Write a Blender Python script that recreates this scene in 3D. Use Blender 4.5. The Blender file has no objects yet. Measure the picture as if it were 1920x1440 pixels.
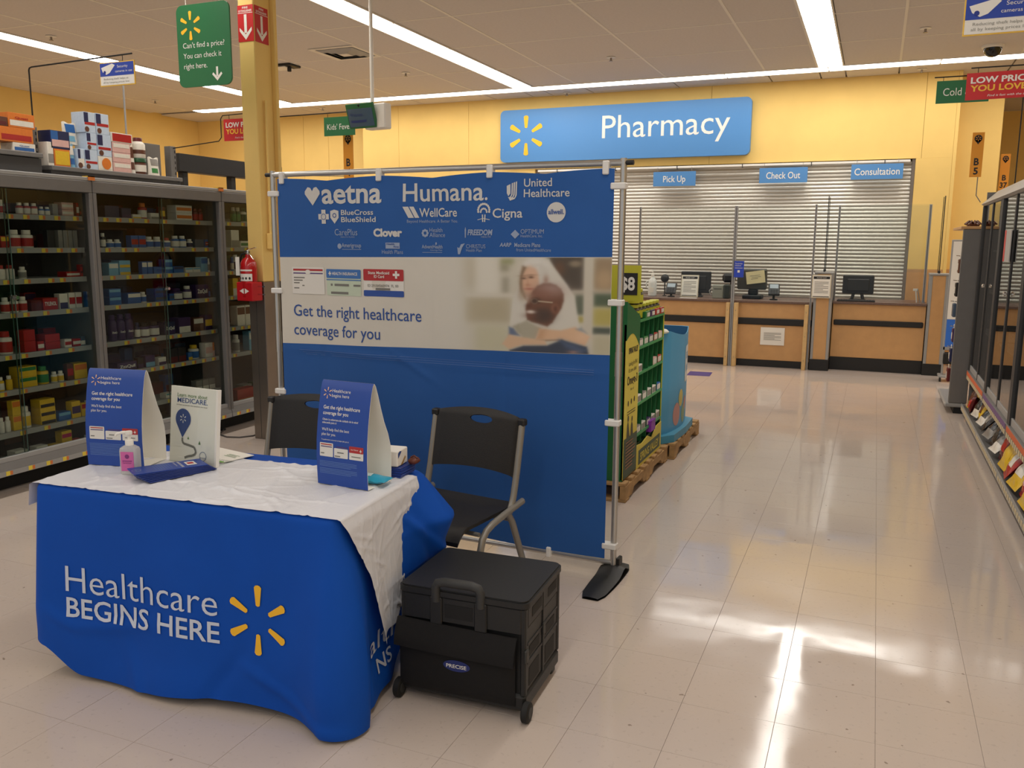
import bpy, bmesh, math, random
import numpy as np
from mathutils import Vector, Matrix
random.seed(7)
PI = math.pi
scene = bpy.context.scene
col = scene.collection

# ---------------------------------------------------------------- camera, world, exposure
CAM_H = 1.543
cam_data = bpy.data.cameras.new('camera'); cam = bpy.data.objects.new('camera', cam_data); col.objects.link(cam)
cam_data.sensor_fit = 'HORIZONTAL'; cam_data.sensor_width = 36.0; cam_data.lens = 1606.8 / 1920 * 36.0
cam_data.clip_start = 0.05; cam_data.clip_end = 100
_yaw, _pitch, _roll = 0.39734, 0.162336, -0.0065846
_fwd = Vector((-math.sin(_yaw)*math.cos(_pitch), math.cos(_yaw)*math.cos(_pitch), -math.sin(_pitch)))
_right = Vector((math.cos(_yaw), math.sin(_yaw), 0)); _down = _fwd.cross(_right)
_r2 = math.cos(_roll)*_right + math.sin(_roll)*_down; _d2 = -math.sin(_roll)*_right + math.cos(_roll)*_down
_m = Matrix((_r2, -_d2, -_fwd)).transposed().to_4x4(); _m.translation = (0, 0, CAM_H)
cam.matrix_world = _m
scene.camera = cam
world = bpy.data.worlds.new('world'); scene.world = world; world.use_nodes = True
world.node_tree.nodes['Background'].inputs[0].default_value = (0.93, 0.97, 1.0, 1)
world.node_tree.nodes['Background'].inputs[1].default_value = 0.55
scene.view_settings.view_transform = 'Standard'; scene.view_settings.look = 'None'
scene.view_settings.exposure = -0.12; scene.view_settings.gamma = 1.0; scene.view_settings.use_curve_mapping = False
LIGHT = 11.2                       # strength of the fluorescent lenses
LIGHT_COL = (1.0, 0.965, 0.91)
scene.cycles.use_denoising = True
scene.cycles.max_bounces = 8

# ---------------------------------------------------------------- helpers: colour, material
def lin(c):
    c = c/255.0
    return c/12.92 if c <= 0.04045 else ((c+0.055)/1.055)**2.4
_mats = {}
def M(name, rgb, rough=0.5, metal=0.0, noise=0.0, scale=20.0, bump=0.0, bscale=60.0, spec=0.5, trans=0.0, alpha=1.0, emit=None, sheen=0.0, coat=0.0):
    if name in _mats: return _mats[name]
    m = bpy.data.materials.new(name); m.use_nodes = True; _mats[name] = m
    nt = m.node_tree; b = nt.nodes['Principled BSDF']
    c = tuple(lin(x) for x in rgb) + (1,)
    b.inputs['Base Color'].default_value = c
    b.inputs['Roughness'].default_value = rough; b.inputs['Metallic'].default_value = metal
    b.inputs['Specular IOR Level'].default_value = spec
    b.inputs['Transmission Weight'].default_value = trans; b.inputs['Alpha'].default_value = alpha
    b.inputs['Sheen Weight'].default_value = sheen; b.inputs['Coat Weight'].default_value = coat
    if emit:
        b.inputs['Emission Color'].default_value = tuple(emit[:3]) + (1,); b.inputs['Emission Strength'].default_value = emit[3]
    tc = None
    if noise > 0 or bump > 0:
        tc = nt.nodes.new('ShaderNodeTexCoord')
    if noise > 0:
        n = nt.nodes.new('ShaderNodeTexNoise'); n.inputs['Scale'].default_value = scale; n.inputs['Detail'].default_value = 4
        nt.links.new(tc.outputs['Object'], n.inputs['Vector'])
        r = nt.nodes.new('ShaderNodeMapRange'); r.inputs[1].default_value = 0.3; r.inputs[2].default_value = 0.7
        r.inputs[3].default_value = 1-noise; r.inputs[4].default_value = 1+noise
        nt.links.new(n.outputs[0], r.inputs[0])
        mx = nt.nodes.new('ShaderNodeVectorMath'); mx.operation = 'SCALE'; mx.inputs[0].default_value = c[:3]
        nt.links.new(r.outputs[0], mx.inputs['Scale']); nt.links.new(mx.outputs[0], b.inputs['Base Color'])
    if bump > 0:
        n2 = nt.nodes.new('ShaderNodeTexNoise'); n2.inputs['Scale'].default_value = bscale; n2.inputs['Detail'].default_value = 3
        nt.links.new(tc.outputs['Object'], n2.inputs['Vector'])
        bp = nt.nodes.new('ShaderNodeBump'); bp.inputs['Strength'].default_value = bump; bp.inputs['Distance'].default_value = 0.01
        nt.links.new(n2.outputs[0], bp.inputs['Height']); nt.links.new(bp.outputs[0], b.inputs['Normal'])
    return m

def glass_mat(name, tint, ior=1.45, gloss_rough=0.0, extra=0.0):
    if name in _mats: return _mats[name]
    m = bpy.data.materials.new(name); m.use_nodes = True; _mats[name] = m
    nt = m.node_tree; nt.nodes.clear()
    out = nt.nodes.new('ShaderNodeOutputMaterial'); mix = nt.nodes.new('ShaderNodeMixShader')
    tr = nt.nodes.new('ShaderNodeBsdfTransparent'); tr.inputs[0].default_value = tuple(tint) + (1,)
    gl = nt.nodes.new('ShaderNodeBsdfGlossy'); gl.inputs['Roughness'].default_value = gloss_rough
    fr = nt.nodes.new('ShaderNodeFresnel'); fr.inputs[0].default_value = ior
    ad = nt.nodes.new('ShaderNodeMath'); ad.operation = 'ADD'; ad.use_clamp = True; ad.inputs[1].default_value = extra
    geo = nt.nodes.new('ShaderNodeNewGeometry'); inv = nt.nodes.new('ShaderNodeMath'); inv.operation = 'SUBTRACT'; inv.inputs[0].default_value = 1.0
    nt.links.new(geo.outputs['Backfacing'], inv.inputs[1])
    mu = nt.nodes.new('ShaderNodeMath'); mu.operation = 'MULTIPLY'
    nt.links.new(fr.outputs[0], ad.inputs[0]); nt.links.new(ad.outputs[0], mu.inputs[0]); nt.links.new(inv.outputs[0], mu.inputs[1]); nt.links.new(mu.outputs[0], mix.inputs[0])
    nt.links.new(tr.outputs[0], mix.inputs[1]); nt.links.new(gl.outputs[0], mix.inputs[2]); nt.links.new(mix.outputs[0], out.inputs[0])
    return m

# ---------------------------------------------------------------- helpers: meshes
class MB:
    def __init__(s): s.v = []; s.f = []; s.mi = []
    def add(s, vs, fs, mi=0, M4=None):
        o = len(s.v)
        s.v += [tuple(M4 @ Vector(p)) for p in vs] if M4 is not None else [tuple(p) for p in vs]
        s.f += [tuple(i+o for i in f) for f in fs]; s.mi += [mi]*len(fs)
        return s
    def box(s, lo, hi, mi=0, M4=None):
        x0, y0, z0 = lo; x1, y1, z1 = hi
        return s.add([(x0,y0,z0),(x1,y0,z0),(x1,y1,z0),(x0,y1,z0),(x0,y0,z1),(x1,y0,z1),(x1,y1,z1),(x0,y1,z1)],
                     [(0,3,2,1),(4,5,6,7),(0,1,5,4),(1,2,6,5),(2,3,7,6),(3,0,4,7)], mi, M4)
    def cbox(s, lo, hi, b=0.004, mi=0, M4=None):            # chamfered box
        c = [(lo[i]+hi[i])/2 for i in range(3)]; h = [(hi[i]-lo[i])/2 for i in range(3)]
        b = min(b, min(h)*0.9); vs = []; idx = {}
        for sx in (-1,1):
            for sy in (-1,1):
                for sz in (-1,1):
                    for a in range(3):
                        p = [h[0]-b, h[1]-b, h[2]-b]; p[a] = h[a]
                        idx[(sx,sy,sz,a)] = len(vs); vs.append((c[0]+sx*p[0], c[1]+sy*p[1], c[2]+sz*p[2]))
        fs = []
        def q(l):
            pts = [Vector(vs[i])-Vector(c) for i in l]; n = (pts[1]-pts[0]).cross(pts[2]-pts[0]); m = sum(pts, Vector())
            fs.append(tuple(l) if n.dot(m) > 0 else tuple(reversed(l)))
        for a in range(3):
            for sg in (-1,1):
                o = [i for i in range(3) if i != a]; l = []
                for u, w in ((-1,-1),(1,-1),(1,1),(-1,1)):
                    k = [0,0,0]; k[a] = sg; k[o[0]] = u; k[o[1]] = w; l.append(idx[(k[0],k[1],k[2],a)])
                q(l)
        for a in range(3):                                   # edges along axis a
            o = [i for i in range(3) if i != a]
            for u in (-1,1):
                for w in (-1,1):
                    l = []
                    for sg, fa in ((-1,o[0]),(1,o[0]),(1,o[1]),(-1,o[1])):
                        k = [0,0,0]; k[a] = sg; k[o[0]] = u; k[o[1]] = w; l.append(idx[(k[0],k[1],k[2],fa)])
                    q(l)
        for sx in (-1,1):
            for sy in (-1,1):
                for sz in (-1,1): q([idx[(sx,sy,sz,a)] for a in range(3)])
        return s.add(vs, fs, mi, M4)
    def prism(s, poly, z0, z1, mi=0, M4=None):               # 2D polygon (x,y) extruded in z
        n = len(poly)
        a = sum(poly[i][0]*poly[(i+1)%n][1]-poly[(i+1)%n][0]*poly[i][1] for i in range(n))
        if a < 0: poly = poly[::-1]
        vs = [(x,y,z0) for x,y in poly] + [(x,y,z1) for x,y in poly]
        fs = [tuple(range(n-1,-1,-1)), tuple(range(n,2*n))] + [(i,(i+1)%n,n+(i+1)%n,n+i) for i in range(n)]
        return s.add(vs, fs, mi, M4)
    def lathe(s, prof, n=16, mi=0, M4=None, caps=True):       # prof [(r,z)...] around z
        vs = []; fs = []
        for r, z in prof: vs += [(r*math.cos(2*PI*k/n), r*math.sin(2*PI*k/n), z) for k in range(n)]
        for i in range(len(prof)-1):
            for k in range(n): fs.append((i*n+k, i*n+(k+1)%n, (i+1)*n+(k+1)%n, (i+1)*n+k))
        if caps: fs.append(tuple(range(n-1,-1,-1))); L = (len(prof)-1)*n; fs.append(tuple(range(L, L+n)))
        return s.add(vs, fs, mi, M4)
    def tube(s, pts, r, n=10, mi=0, flat=None):               # round or (flat=(a,b)) elliptical tube along points
        pts = [Vector(p) for p in pts]; vs = []; fs = []; up = None
        rr = r if isinstance(r, (list, tuple)) else [r]*len(pts)
        for i, p in enumerate(pts):
            t = (pts[min(i+1,len(pts)-1)]-pts[max(i-1,0)]).normalized()
            if up is None: up = Vector((0,0,1)) if abs(t.z) < 0.9 else Vector((0,1,0))
            a = t.cross(up)
            if a.length < 1e-6: a = t.cross(Vector((1,0,0)))
            a.normalize(); b = a.cross(t).normalized(); up = b
            fa, fb = flat if flat else (1,1)
            vs += [p+rr[i]*(fa*math.cos(2*PI*k/n)*a+fb*math.sin(2*PI*k/n)*b) for k in range(n)]
        for i in range(len(pts)-1):
            for k in range(n): fs.append((i*n+k, i*n+(k+1)%n, (i+1)*n+(k+1)%n, (i+1)*n+k))
        fs.append(tuple(range(n))); L = (len(pts)-1)*n; fs.append(tuple(range(L+n-1, L-1, -1)))
        return s.add(vs, fs, mi)
    def grid(s, fn, nu, nv, mi=0, flip=False):
        o = [fn(i/nu, j/nv) for j in range(nv+1) for i in range(nu+1)]
        fs = []
        for j in range(nv):
            for i in range(nu):
                a = j*(nu+1)+i; f = (a, a+1, a+nu+2, a+nu+1); fs.append(f[::-1] if flip else f)
        return s.add(o, fs, mi)
    def mesh(s, name, mats, smooth=None):
        me = bpy.data.meshes.new(name); me.from_pydata(s.v, [], s.f)
        for m in (mats if isinstance(mats, (list, tuple)) else [mats]): me.materials.append(m)
        if any(s.mi): me.polygons.foreach_set('material_index', s.mi)
        if smooth is not None:
            me.polygons.foreach_set('use_smooth', [True]*len(s.f))
            if smooth < 179: me.set_sharp_from_angle(angle=math.radians(smooth))
        me.update()
        return me
    def build(s, name, mats, parent=None, smooth=None, loc=None):
        return link(name, s.mesh(name, mats, smooth), parent, loc)

def link(name, me, parent=None, loc=None, rz=0):
    o = bpy.data.objects.new(name, me); col.objects.link(o)
    if parent is not None: o.parent = parent
    if loc is not None: o.location = loc
    if rz: o.rotation_euler = (0,0,rz)
    return o
def tag(o, label=None, cat=None, group=None, kind=None):
    if label: o['label'] = label
    if cat: o['category'] = cat
    if group: o['group'] = group
    if kind: o['kind'] = kind
    return o
def thing(name, label, cat, loc=(0,0,0), rz=0, group=None):
    return tag(link(name, None, None, loc, rz), label, cat, group)
def struct(name, mb, mats, smooth=None): return tag(mb.build(name, mats, None, smooth), kind='structure')
def box(name, lo, hi, m, parent=None, b=0.0, smooth=None):
    mb = MB(); (mb.cbox(lo, hi, b) if b else mb.box(lo, hi)); return mb.build(name, m, parent, smooth)
def copy_tree(o, parent=None):
    c = o.copy(); col.objects.link(c); c.parent = parent
    for ch in list(o.children): copy_tree(ch, c)
    return c
def rrect(x0, y0, x1, y1, r, n=4):                          # rounded rectangle outline
    pts = []
    for cx, cy, a0 in ((x1-r,y0+r,-PI/2),(x1-r,y1-r,0),(x0+r,y1-r,PI/2),(x0+r,y0+r,PI)):
        pts += [(cx+r*math.cos(a0+PI/2*k/n), cy+r*math.sin(a0+PI/2*k/n)) for k in range(n+1)]
    return pts

# lettering: text -> flat triangles, scaled to a cap height (and width), laid on any surface by a map (u,v)->point
_tc = {}
def text_raw(s, bold=0.0, shear=0.0):
    k = (s, bold, shear)
    if k not in _tc:
        c = bpy.data.curves.new('t', 'FONT'); c.body = s; c.size = 1; c.offset = bold; c.shear = shear; c.resolution_u = 3
        o = bpy.data.objects.new('t', c); me = o.to_mesh()
        v = [(p.co.x, p.co.y) for p in me.vertices]; f = [tuple(p.vertices) for p in me.polygons]
        o.to_mesh_clear(); bpy.data.objects.remove(o); bpy.data.curves.remove(c)
        _tc[k] = (v, f)
    return _tc[k]
CAP = 0.70
def text2d(s, x, y, h, w=None, bold=0.0, align='l', shear=0.0, vscale=1.0):
    v, f = text_raw(s, bold, shear)
    if not v: return [], []
    xs = [p[0] for p in v]; x0, x1 = min(xs), max(xs); k = h/CAP; kx = (w/(x1-x0)) if w else k
    W = (x1-x0)*kx; off = {'l':0, 'c':-W/2, 'r':-W}[align]
    return [(x+off+(a-x0)*kx, y+b*k*vscale) for a, b in v], f
class Print:                                                # collects flat shapes of one ink
    def __init__(s): s.v = []; s.f = []
    def text(s, *a, **k):
        v, f = text2d(*a, **k); o = len(s.v); s.v += v; s.f += [tuple(i+o for i in q) for q in f]; return s
    def poly(s, pts): o = len(s.v); s.v += list(pts); s.f.append(tuple(range(o, o+len(pts)))); return s
    def rect(s, x0, y0, x1, y1, r=0): return s.poly(rrect(x0,y0,x1,y1,r) if r else [(x0,y0),(x1,y0),(x1,y1),(x0,y1)])
    def disc(s, x, y, rx, ry=None, n=24): ry = ry or rx; return s.poly([(x+rx*math.cos(2*PI*k/n), y+ry*math.sin(2*PI*k/n)) for k in range(n)])
    def ring(s, x, y, r0, r1, a0=0, a1=2*PI, n=24):
        for k in range(n):
            a, b = a0+(a1-a0)*k/n, a0+(a1-a0)*(k+1)/n
            s.poly([(x+r0*math.cos(a),y+r0*math.sin(a)),(x+r1*math.cos(a),y+r1*math.sin(a)),(x+r1*math.cos(b),y+r1*math.sin(b)),(x+r0*math.cos(b),y+r0*math.sin(b))])
        return s
    def stroke(s, pts, w):
        for (xa,ya),(xb,yb) in zip(pts, pts[1:]):
            d = math.hypot(xb-xa, yb-ya) or 1; nx, ny = -(yb-ya)/d*w/2, (xb-xa)/d*w/2
            s.poly([(xa-nx,ya-ny),(xb-nx,yb-ny),(xb+nx,yb+ny),(xa+nx,ya+ny)])
        return s
    def spark(s, x, y, R, r0=0.40, w=0.105, aspect=1.0):    # six tapered petals
        for k in range(6):
            a = PI/2+k*PI/3; ca, sa = math.cos(a), math.sin(a); pts = []
            prof = [(r0,-w*0.55),(0.93,-w),(0.985,-w*0.6),(1.0,0),(0.985,w*0.6),(0.93,w),(r0,w*0.55),(r0-0.03,0)]
            for rr, t in prof: pts.append((x+R*(rr*ca-t*sa)*aspect, y+R*(rr*sa+t*ca)))
            s.poly(pts)
        return s
    def build(s, name, m, parent, mp, cut=None):
        v, f = s.v, s.f
        if cut:
            bm = bmesh.new(); bv = [bm.verts.new((a,b,0)) for a,b in v]
            for q in f:
                try: bm.faces.new([bv[i] for i in q])
                except ValueError: pass
            xs = [p[0] for p in v]; ys = [p[1] for p in v]
            for ax, lo, hi in ((0,min(xs),max(xs)),(1,min(ys),max(ys))):
                t = lo+cut
                while t < hi:
                    co = (t,0,0) if ax == 0 else (0,t,0); no = (1,0,0) if ax == 0 else (0,1,0)
                    bmesh.ops.bisect_plane(bm, geom=bm.verts[:]+bm.edges[:]+bm.faces[:], plane_co=co, plane_no=no); t += cut
            bm.verts.ensure_lookup_table(); bm.verts.index_update()
            v = [(p.co.x,p.co.y) for p in bm.verts]; f = [tuple(q.index for q in fc.verts) for fc in bm.faces]; bm.free()
        me = bpy.data.meshes.new(name); me.from_pydata([tuple(mp(a,b)) for a,b in v], [], f); me.materials.append(m); me.update()
        return link(name, me, parent)
def plane_map(o, ux, uy): 
    o, ux, uy = Vector(o), Vector(ux), Vector(uy)
    return lambda u, v: o+ux*u+uy*v

# ---------------------------------------------------------------- materials
YELLOW = M('wall_yellow', (240,204,122), 0.75, noise=0.03, scale=3, bump=0.05, bscale=90)
TAN = M('wainscot_tan', (196,150,98), 0.55, noise=0.08, scale=6)
CEIL = M('ceiling_board', (214,206,199), 0.95, noise=0.03, scale=40, bump=0.15, bscale=220)
TBAR = M('ceiling_bar', (235,228,215), 0.6)
WHITE = M('white_plastic', (236,232,224), 0.45)
PAPER = M('white_paper', (240,236,226), 0.8)
GREYM = M('grey_metal', (112,109,106), 0.5, metal=0.0, noise=0.04, scale=12)
GREYL = M('light_grey_metal', (158,157,155), 0.42)
DARKM = M('dark_metal', (58,57,57), 0.5)
BLACK = M('black_plastic', (26,25,25), 0.5, bump=0.08, bscale=300)
BLACKM = M('black_rubber', (20,19,18), 0.7)
ALU = M('aluminium', (190,188,184), 0.32, metal=0.85)
STEEL = M('stainless_steel', (150,140,130), 0.38, metal=0.9, noise=0.08, scale=5)
CHROME = M('chrome', (220,218,212), 0.12, metal=1.0)
GLASS = glass_mat('cabinet_glass', (0.80,0.83,0.80), 1.45)
GLASSR = glass_mat('mirror_like_glass', (0.62,0.64,0.62), 1.5, extra=0.10)
PLEXI = glass_mat('clear_acrylic', (0.96,0.97,0.96), 1.42)
EDGE = M('glass_edge', (70,95,88), 0.25)
MAPLE = M('maple_laminate', (205,158,104), 0.42, noise=0.05, scale=9)
LAM = M('speckled_laminate', (112,88,76), 0.4, noise=0.35, scale=150)
LUMBER = M('pine_lumber', (214,178,122), 0.7, noise=0.10, scale=14)
PALLET = M('pallet_wood', (178,140,92), 0.85, noise=0.2, scale=18)
INK_W = M('white_ink', (238,234,226), 0.6)
INK_Y = M('yellow_ink', (250,190,40), 0.6)
INK_K = M('black_ink', (35,32,32), 0.6)
SIGNBLUE = M('sign_blue', (84,142,202), 0.45)
SIGNGREEN = M('sign_green', (38,110,66), 0.4)
SIGNRED = M('sign_red', (200,30,34), 0.4)
SIGNAMBER = M('sign_amber', (226,150,38), 0.5)
ROYAL = M('royal_blue', (40,70,190), 0.5)

def shutter_material():
    m = M('galvanised_steel', (214,210,200), 0.45, metal=0.75)
    nt = m.node_tree; b = nt.nodes['Principled BSDF']
    tc = nt.nodes.new('ShaderNodeTexCoord'); mp = nt.nodes.new('ShaderNodeMapping'); mp.inputs['Scale'].default_value = (4, 60, 60)
    n = nt.nodes.new('ShaderNodeTexNoise'); n.inputs['Scale'].default_value = 1.6; n.inputs['Detail'].default_value = 4
    nt.links.new(tc.outputs['Object'], mp.inputs[0]); nt.links.new(mp.outputs[0], n.inputs['Vector'])
    r = nt.nodes.new('ShaderNodeMapRange'); r.inputs[3].default_value = 0.34; r.inputs[4].default_value = 0.6
    nt.links.new(n.outputs[0], r.inputs[0]); nt.links.new(r.outputs[0], b.inputs['Roughness'])
    return m
SHUT = shutter_material()

def floor_material():
    m = M('vinyl_tile', (196,176,160), 0.2)
    nt = m.node_tree; b = nt.nodes['Principled BSDF']
    geo = nt.nodes.new('ShaderNodeNewGeometry')
    def noise(scale, detail=3, dist=0.0):
        n = nt.nodes.new('ShaderNodeTexNoise'); n.inputs['Scale'].default_value = scale; n.inputs['Detail'].default_value = detail
        nt.links.new(geo.outputs['Position'], n.inputs['Vector']); return n
    def ramp(src, a, bb, c0, c1):
        r = nt.nodes.new('ShaderNodeValToRGB'); r.color_ramp.elements[0].position = a; r.color_ramp.elements[1].position = bb
        r.color_ramp.elements[0].color = c0; r.color_ramp.elements[1].color = c1; nt.links.new(src, r.inputs[0]); return r
    base = tuple(lin(x) for x in (202,188,178)); alt = tuple(lin(x) for x in (207,191,177))
    big = ramp(noise(0.9, 2).outputs[0], 0.4, 0.62, base+(1,), alt+(1,))
    fleck = ramp(noise(55, 5).outputs[0], 0.30, 0.40, (0.72,0.70,0.68,1), (1,1,1,1))
    dirt = ramp(noise(26, 2).outputs[0], 0.245, 0.27, (0.42,0.38,0.34,1), (1,1,1,1))
    mx = nt.nodes.new('ShaderNodeMix'); mx.data_type = 'RGBA'; mx.blend_type = 'MULTIPLY'; mx.inputs[0].default_value = 0.35
    nt.links.new(big.outputs[0], mx.inputs[6]); nt.links.new(fleck.outputs[0], mx.inputs[7])
    mx2 = nt.nodes.new('ShaderNodeMix'); mx2.data_type = 'RGBA'; mx2.blend_type = 'MULTIPLY'; mx2.inputs[0].default_value = 0.8
    nt.links.new(mx.outputs[2], mx2.inputs[6]); nt.links.new(dirt.outputs[0], mx2.inputs[7])
    nt.links.new(mx2.outputs[2], b.inputs['Base Color'])
    rr = nt.nodes.new('ShaderNodeMapRange'); rr.inputs[1].default_value = 0.35; rr.inputs[2].default_value = 0.65
    rr.inputs[3].default_value = 0.05; rr.inputs[4].default_value = 0.15
    nt.links.new(noise(1.7, 4).outputs[0], rr.inputs[0]); nt.links.new(rr.outputs[0], b.inputs['Roughness'])
    bp = nt.nodes.new('ShaderNodeBump'); bp.inputs['Strength'].default_value = 0.10; bp.inputs['Distance'].default_value = 0.02
    nb = noise(2.6, 2); nt.links.new(nb.outputs[0], bp.inputs['Height'])
    nt.links.new(bp.outputs[0], b.inputs['Normal'])
    return m
FLOORM = floor_material()
GROUT = M('floor_joint', (160,146,136), 0.8)

# ---------------------------------------------------------------- setting: floor of single tiles
ZC = 3.66
floor = struct('floor', MB().box((-11.6,-3.2,-0.1),(5.2,16.4,-0.0022)), GROUT)
T = 0.3048
Minv = cam.matrix_world.inverted()
def proj(p):
    q = Minv @ Vector(p); d = -q.z
    return (960+1606.8*q.x/d, 720-1606.8*q.y/d, d) if d > 0.1 else (-1e9, -1e9, -1)
tm = MB().cbox((-T/2+0.0006,-T/2+0.0006,-0.004),(T/2-0.0006,T/2-0.0006,0.0), 0.0004).mesh('floor_tile', FLOORM)
cells = []
for i in range(-38, 17):
    for j in range(-19, 45):
        x = 0.101+(i+0.5)*T; y = 2.727+(j+0.5)*T
        if x < -11.55 or x > 5.1: continue
        u, v, d = proj((x, y, 0))
        seen = d > 0 and -80 < u < 2000 and -50 < v < 1560
        hid = (u < 1150 and v < 900) or (x < -4.9) or (x > 1.0 and y > 4) or (80 < u < 640 and 930 < v < 1300) or y > 11.3
        cells.append((0 if seen and not hid else 1, d if d > 0 else 99, x, y))
cells.sort()
rest = MB()
for k, (_, _, x, y) in enumerate(cells):
    if k < 300: link('floor_tile', tm, floor, (x, y, 0))
    else:
        g = T/2-0.0006
        rest.add([(x-g,y-g,0),(x+g,y-g,0),(x+g,y+g,0),(x-g,y+g,0),(x-g,y-g,-.004),(x+g,y-g,-.004),(x+g,y+g,-.004),(x-g,y+g,-.004)],
                 [(0,1,2,3),(0,4,5,1),(1,5,6,2),(2,6,7,3),(3,7,4,0)])
tag(rest.build('floor_tile_field', FLOORM, floor), kind='stuff')

# ---------------------------------------------------------------- setting: ceiling boards and bars
SX = [-12.54, -8.58, -4.62, -0.66, 3.30]
xs = []
for s_ in SX:
    e = s_+0.15
    xs += [(s_-0.15, e, 'L'), (e, e+.61, 'P'), (e+.61, e+1.83, 'P'), (e+1.83, e+3.05, 'P'), (e+3.05, e+3.66, 'P')]
ys = [(11.31-1.22*(k+1), 11.31-1.22*k) for k in range(12)]
ceil = struct('ceiling', MB().box((-11.6,-3.5,ZC+0.03),(6.9,16.4,ZC+0.15)), CEIL)
def cl(a): return max(-11.4, min(5.2, a))
rows_ = ys+[(11.63, 12.62), (12.62, 14.3), (14.3, 16.0)]
pm = {}
bars = MB()
for (a, b, k) in xs:
    a2, b2 = cl(a), cl(b)
    if b2-a2 < 0.05: continue
    if k == 'P': bars.box((b2-.013,-3.3,ZC-.004),(b2+.013,11.31,ZC+.006))
    for (c, d) in rows_:
        if k == 'L' and d < 11.4: continue
        key = (round(b2-a2,3), round(d-c,3))
        if key not in pm: pm[key] = MB().cbox((-(b2-a2)/2+.008,-(d-c)/2+.008,0),((b2-a2)/2-.008,(d-c)/2-.008,.02), .004).mesh('ceiling_panel', CEIL)
        link('ceiling_panel', pm[key], ceil, ((a2+b2)/2, (c+d)/2, ZC))
for (c, d) in rows_: bars.box((-11.4, d-.010, ZC-.0025), (5.2, d+.010, ZC+.005))
bars.build('ceiling_bar', TBAR, ceil)

# lamps: recessed fluorescent troffers, end to end
LENS = bpy.data.materials.new('lamp_lens'); LENS.use_nodes = True
_b = LENS.node_tree.nodes['Principled BSDF']; _b.inputs['Base Color'].default_value = (0.9,0.88,0.82,1)
_b.inputs['Emission Color'].default_value = LIGHT_COL+(1,); _b.inputs['Emission Strength'].default_value = LIGHT
def troffer_parts():
    frame = MB()
    for lo, hi in (((-.15,-.61,-.012),(-.135,.61,.05)),((.135,-.61,-.012),(.15,.61,.05)),((-.135,-.61,-.012),(.135,-.602,.05)),((-.135,.602,-.012),(.135,.61,.05)),((-.15,-.61,.05),(.15,.61,.056))): frame.box(lo, hi)
    lens = MB(); n = 10
    vs = []; fs = []
    for k in range(n+1):
        t = -1+2*k/n; x = .135*t; z = -.004-.012*(1-t*t)
        vs += [(x,-.602,z),(x,.602,z)]
    for k in range(n): fs.append((2*k, 2*k+1, 2*k+3, 2*k+2))
    lens.add(vs, fs)
    tubes = [MB().tube([(sx,-.59,.022),(sx,.59,.022)], .013, 8).mesh('tube', WHITE) for sx in (-.06,.06)]
    return frame.mesh('frame', TBAR), lens.mesh('lens', LENS), tubes
FR_, LE_, TU_ = troffer_parts()
def troffer(x, y, rz, label, group):
    t = thing('fluorescent_troffer', label, 'ceiling light', (x, y, ZC), rz, group)
    link('frame', FR_, t); link('lens', LE_, t); link('tube', TU_[0], t); link('tube', TU_[1], t)
ORDN = 'first second third fourth fifth sixth seventh eighth ninth tenth eleventh twelfth thirteenth'.split()
names = {-8.58: 'ceiling row over the left cabinets', -4.62: 'ceiling row behind the screen pole', -0.66: 'ceiling row above the open aisle', 3.30: 'added unseen row beyond the right cabinets'}  # rightmost row is out of view, added to light the right side
for s_ in SX[1:]:
    for q, (c, d) in enumerate(ys): troffer(s_, (c+d)/2, 0, ORDN[q]+' troffer from the pharmacy end of the '+names[s_], names[s_])  # nearest troffers are unseen, behind the camera, added to brighten the foreground
k = -10.45+.61; q = 0
while k < 5: troffer(k, 11.47, PI/2, ORDN[q]+' troffer from the left in the long row along the pharmacy wall', 'troffer row along the pharmacy wall'); k += 1.22; q += 1

# ---------------------------------------------------------------- setting: walls
struct('wall_left', MB().box((-11.6,-3.2,0),(-11.4,12.7,ZC+.03)), YELLOW)
wb = struct('wall_back', MB().box((-11.4,12.54,0),(1.32,12.7,ZC+.02)), M('wall_seam', (150,112,48), 0.8))
for a, b in ((-11.4,-10.2),(-10.2,-9.12),(-9.12,-8.62),(-8.62,-7.72),(.78,1.33)):
    box('wall_panel', (a+.002,12.50,0),(b-.002,12.54,ZC+.015), YELLOW, wb, .002)
struct('wall_far', MB().box((1.33,16.0,0),(5.2,16.2,ZC+.02)), YELLOW)
struct('wall_right', MB().box((5.2,-3.2,0),(5.35,16.2,ZC+.03)), YELLOW)
struct('wall_side', MB().box((1.20,12.7,0),(1.33,16.0,ZC+.02)), YELLOW)
wc = struct('wall_center', MB().box((-7.72,12.19,2.66),(.78,12.53,ZC+.02)).box((-7.72,12.19,0),(-4.75,12.53,2.66)).box((.37,12.19,0),(.78,12.53,2.66)), M('wall_seam', (150,112,48), 0.8))
for a, b, z0, z1 in ((-7.72,-7.06,0,ZC+.01),(-7.06,-4.75,0,2.63),(-7.06,-5.84,2.63,ZC+.01),(-5.84,-2.2,2.63,ZC+.01),(-2.2,.43,2.63,ZC+.01),(.43,.78,2.63,ZC+.01),(.37,.78,1.255,2.63)):
    box('wall_panel', (a+.0015,12.15,z0),(b-.0015,12.19,z1), YELLOW, wc, .002)
box('wall_panel', (.78,12.15,0),(.82,12.50,ZC+.01), YELLOW, wc, .002)
box('wainscot_panel', (.37,12.145,0),(.78,12.19,1.253), TAN, wc, .003)
box('wainscot_panel', (.82,12.47,0),(1.33,12.50,1.253), TAN, wb, .003)

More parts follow.
